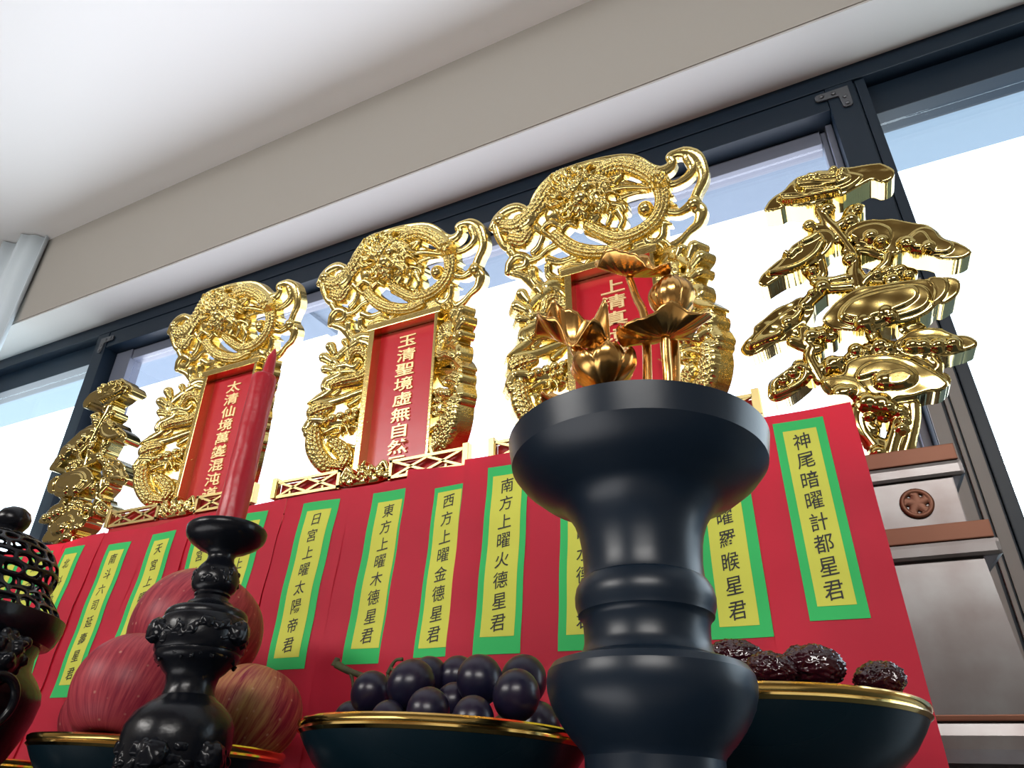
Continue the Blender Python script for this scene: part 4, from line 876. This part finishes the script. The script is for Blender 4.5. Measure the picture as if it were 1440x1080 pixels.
bm = bmesh.new(); tube(bm, [e(545, 948, .38), e(552, 934, .38), e(558, 928, .38), e(566, 927, .38)], [.0014, .001, .0012], 8); tube(bm, [e(550, 938, .38), e(553, 944, .38)], [.001, .0009], 6); tube(bm, [e(545, 948, .38), e(548, 965, .38)], [.0012, .0012], 6); bmobj('twig', bm, M['stem'], t, True)

def date_(u, v, y, L, h_, yaw, label, seed, pos=None):
    q = pos if pos is not None else at2(u, v, y); bm = bmesh.new(); bmesh.ops.create_icosphere(bm, subdivisions=5, radius=1)
    from mathutils import noise
    for vv in bm.verts:
        d = vv.co.normalized(); s = Vector((d.x * 2.2 + seed * 3.1, d.y * 3.6, d.z * 3.6))
        n1 = noise.noise(s * 1.3); n2 = 1 - abs(noise.noise(s * 2.3 + Vector((7, 1, 3)))) * 2; n3 = 1 - abs(noise.noise(s * 4.6)) * 2
        k = 1 + .10 * n1 - .17 * max(0, n2 - .45) - .06 * max(0, n3 - .5)
        vv.co = Vector((d.x * L * k, d.y * h_ * k, d.z * h_ * k))
    o = bmobj('dried_date', bm, M['date'], None, True); o.matrix_world = TILT @ Matrix.Translation(tuple(q)) @ Matrix.Rotation(yaw, 4, 'Z') @ Matrix.Rotation(.15 * math.sin(seed), 4, 'Y')
    return tag(o, label, 'date', 'wrinkled dates in the dish')
date_(1036, 926, .41, .0160, .0105, .15, 'wrinkled dark date next to the vase, farthest back', 1)
date_(1084, 941, .385, .0130, .0085, -.2, 'small wrinkled date between the vase and the biggest date', 2)
date_(1142, 937, .395, .0160, .0108, .1, 'biggest glossy wrinkled date in the middle of the dish', 3)
date_(1236, 957, .398, .0130, .0090, -.45, 'lone wrinkled date near the outer rim of the dish', 4)
date_(0, 0, 0, .015, .010, .9, 'wrinkled date low at the back of the dish', 5, pos=(-.045, .43, .044))
date_(0, 0, 0, .015, .010, .3, 'wrinkled date low at the middle of the dish', 6, pos=(-.015, .405, .046))

# ------------------------------------------------------------------ candlestick and candle
cxa, cya = -.350, .30
LEANY = -.073
cf = foot(cya)
def cplace(): return TILT @ Matrix.Translation((cxa, cya, 0)) @ Matrix.Rotation(LEANY, 4, 'Y')
t = empty('candlestick', cplace(), 'dark bronze candlestick with bulbous stem in front of the apples', 'candlestick')
prof = [(cf + .004, .036), (cf + .010, .036), (cf + .012, .026), (cf + .03, .022), (-.030, .0215), (-.010, .0225), (.005, .0250), (.0160, .0282), (.0255, .0296), (.034, .0292), (.041, .0258), (.0460, .0205), (.0485, .0165), (.0495, .0158), (.0502, .0146), (.0535, .0138), (.0570, .0139), (.0613, .0148), (.0640, .0176), (.0670, .0200), (.0685, .0225), (.0702, .0232), (.0712, .0240), (.0735, .0240), (.0745, .0250), (.081, .0258), (.0868, .0258), (.0920, .0252), (.0935, .0240), (.0950, .0242), (.0974, .0234), (.0985, .0222), (.1000, .0170), (.1020, .0142), (.1035, .0134), (.1045, .0106), (.1073, .0098), (.1085, .0108), (.1100, .0104), (.1120, .0126), (.1150, .0139), (.1195, .0140), (.1234, .0132), (.1270, .0112), (.1305, .0086), (.1335, .0080), (.1360, .0090), (.1380, .0122), (.1400, .0165), (.1435, .0218), (.1465, .0244), (.1490, .0252), (.1515, .0254), (.1525, .0248), (.1512, .0235), (.1495, .015)]
bm = bmesh.new(); lathe(bm, prof, 80, True, True); o = bmobj('stem', bm, M['black_dull'], t, True); sharp(o.data, 40)
# carved bands round the bulbs
def carved_ring(z, r, n, rb, seed, parent, name='carved_band', big=()):
    q = random.Random(seed); bm = bmesh.new()
    for k in range(n):
        a = 2 * PI * k / n + q.uniform(-.1, .1); zz = z + q.uniform(-1, 1) * rb * 1.2; s = rb * q.uniform(.6, 1.1)
        ball(bm, (r * math.cos(a), r * math.sin(a), zz), s, 1, (1, 1, q.uniform(.7, 1.3)))
    for a in big:
        for dz, dr, s in ((0, .001, 1.9), (.0035, .003, 1.1), (-.003, .0035, 1.2), (0, .0045, 1.0)):
            for da in (-.13, 0, .13): ball(bm, ((r + dr) * math.cos(a + da), (r + dr) * math.sin(a + da), z + dz), rb * s * (1 if da == 0 else .7), 1)
    o = bmobj(name, bm, M['black_dull'], parent, True); remesh(o, .0007, 3); return o
carved_ring(.0835, .0240, 80, .0042, 3, t, big=(-PI / 2 - .4, .15, PI + .1, PI / 2)); carved_ring(.0690, .0222, 40, .0016, 5, t); carved_ring(.1190, .0122, 44, .0030, 7, t)
carved_ring(.0180, .0268, 80, .0044, 9, t, big=(PI - .1, 0.0, -PI / 2 + .5, PI / 2))
t = empty('candle', cplace() @ Matrix.Translation((0, 0, .1502)), 'slender unlit red candle on the dark candlestick', 'candle')
H = .1265; bm = bmesh.new(); q = random.Random(6)
prof = [(0.006 + (H - .006) * i / 40, .0096 - .0003 * i / 40) for i in range(41)]; prof += [(H + .0015, .0086), (H + .0022, .0070), (H + .0016, .0045)]
lathe(bm, prof, 40, True, True, rib=lambda a, z: 1 + .012 * math.sin(3 * a + z * 160) + .018 * max(0, math.sin(a - .1)) * math.sin(z * 620 + 3 * math.sin(a * 7)) + .01 * math.sin(11 * a + 90 * z))
bmobj('wax', bm, M['wax'], t, True)
bm = bmesh.new(); lathe(bm, [(0, .0100), (.006, .0098), (.0062, .0080)], 40, True, True); bmobj('wax_foot', bm, M['wax_pale'], t, True)
bm = bmesh.new(); tube(bm, [(.002, 0, H), (.0025, 0, H + .010), (.003, 0, H + .020), (.0042, 0, H + .028)], [.0046, .0042, .0034, .0007], 14); bmobj('wick', bm, M['wax'], t, True)

# ------------------------------------------------------------------ pierced censer
ex, ey = -.6247, .30
ef = foot(ey); kx = place(ex, ey, 0)
t = empty('censer', kx, 'dark bronze incense censer with pierced lid, cut by the frame edge', 'censer')
body = [(ef + .004, .055), (ef + .010, .056), (ef + .02, .040), (-.03, .042), (.000, .055), (.020, .064), (.0326, .0685), (.0444, .0712), (.0569, .0720), (.0640, .0700), (.0720, .0640), (.0786, .0575), (.0880, .0560), (.0955, .0572), (.0963, .0630), (.1000, .0655), (.1060, .0672), (.1107, .0680), (.1165, .0676), (.1175, .0655), (.1170, .0600)]
bm = bmesh.new(); lathe(bm, body, 96, True, True); o = bmobj('bowl', bm, M['black_dull'], t, True); sharp(o.data, 38)
# pierced lid: a shell of jittered cells, each cell opened
def pierced(prof, n, rows, seed, keep):
    q = random.Random(seed); bm = bmesh.new(); z_, r_ = zip(*prof); arc = np.r_[0, np.cumsum(np.hypot(np.diff(z_), np.diff(r_)))]
    V = {}
    def vert(i, j):
        key = (i, j % (2 * n))
        if key not in V:
            s = i / rows; dj = q.uniform(-.22, .22); ds = q.uniform(-.22, .22) / rows if 0 < i < rows else 0
            u = np.interp((s + ds) * arc[-1], arc, range(len(arc))); z = np.interp(u, range(len(z_)), z_); r = np.interp(u, range(len(r_)), r_)
            a = PI * (j + dj) / n; V[key] = bm.verts.new((r * math.cos(a), r * math.sin(a), z))
        return V[key]
    for i in range(rows):
        for j in range(0, 2 * n, 2):
            k = j + (i % 2)
            try: bm.faces.new((vert(i, k), vert(i, k + 1), vert(i, k + 2), vert(i + 1, k + 2), vert(i + 1, k + 1), vert(i + 1, k)))
            except ValueError: pass
    bmesh.ops.recalc_face_normals(bm, faces=bm.faces[:])
    fs = bm.faces[:]
    g = bmesh.ops.inset_individual(bm, faces=fs, thickness=.0013, depth=0)
    bmesh.ops.delete(bm, geom=[f for f in fs if f.is_valid], context='FACES_ONLY')
    bmesh.ops.solidify(bm, geom=bm.faces[:], thickness=.0022)
    return bm
dome = [(.1405, .0470), (.1430, .0482), (.1480, .0484), (.1560, .0465), (.1640, .0420), (.1710, .0350), (.1760, .0260), (.1790, .0150), (.1800, .0060)]
o = bmobj('pierced_lid', pierced(dome, 18, 7, 3, None), M['black_dull'], t, True); s = o.modifiers.new('round', 'SUBSURF'); s.levels = 2; s.render_levels = 2
flare = [(.1168, .0655), (.1225, .0615), (.1300, .0545), (.1360, .0490), (.1405, .0468)]
o = bmobj('pierced_collar', pierced(flare, 24, 3, 8, None), M['black_dull'], t, True); s = o.modifiers.new('round', 'SUBSURF'); s.levels = 2; s.render_levels = 2
bm = bmesh.new(); lathe(bm, [(.1385, .0462), (.1400, .0486), (.1420, .0486), (.1430, .0470)], 80, False); bmobj('lid_ring', bm, M['black_dull'], t, True)
bm = bmesh.new(); lathe(bm, [(.1785, .0090), (.1800, .0100), (.1830, .0095), (.1860, .0110), (.1900, .0128), (.1950, .0130), (.2000, .0105), (.2030, .0060), (.2040, .0012)], 40, True, True); bmobj('knob', bm, M['black_dull'], t, True)
def lion(parent, ang, r, z, k, seed):
    q = random.Random(seed); bm = bmesh.new()
    ball(bm, (0, 0, 0), .0135 * k, 3, (1, .9, 1)); ball(bm, (0, -.009 * k, -.004 * k), .0075 * k, 2, (1.1, 1, .8)); ball(bm, (0, -.010 * k, -.0105 * k), .0055 * k, 2, (1.2, .9, .6)); ball(bm, (0, -.0155 * k, -.001 * k), .0030 * k, 2)
    for s in (-1, 1):
        ball(bm, (s * .0055 * k, -.0105 * k, .004 * k), .0032 * k, 2); ball(bm, (s * .0058 * k, -.0100 * k, .0078 * k), .0030 * k, 2, (1.5, 1, .7)); ball(bm, (s * .0115 * k, -.003 * k, .0095 * k), .0040 * k, 2)
    for a in range(15):
        th = 2 * PI * a / 15; ball(bm, (.0135 * k * math.cos(th), q.uniform(-.004, .002) * k, .0135 * k * math.sin(th)), q.uniform(.0030, .0046) * k, 1)
    for a in range(11):
        th = 2 * PI * a / 11; ball(bm, (.0175 * k * math.cos(th), .004 * k, .0170 * k * math.sin(th)), q.uniform(.0030, .0042) * k, 1)
    o = bmobj('lion_head', bm, M['black_dull'], parent, True); remesh(o, .0009 * k, 2)
    o.matrix_local = Matrix.Rotation(ang, 4, 'Z') @ Matrix.Translation((0, -r, z)); 
    bm = bmesh.new(); tube(bm, [(.0125 * k * math.sin(a), -.012 * k - .004 * k * math.sin(a / 2), -.024 * k - .0135 * k * math.cos(a)) for a in np.linspace(.25, 2 * PI - .25, 16)], .0024 * k, 10); bmobj('ring', bm, M['black_dull'], o, True)
    return o
lion(t, math.radians(88), .0660, .0800, 1.25, 1); lion(t, math.radians(268), .0660, .0800, 1.25, 2)
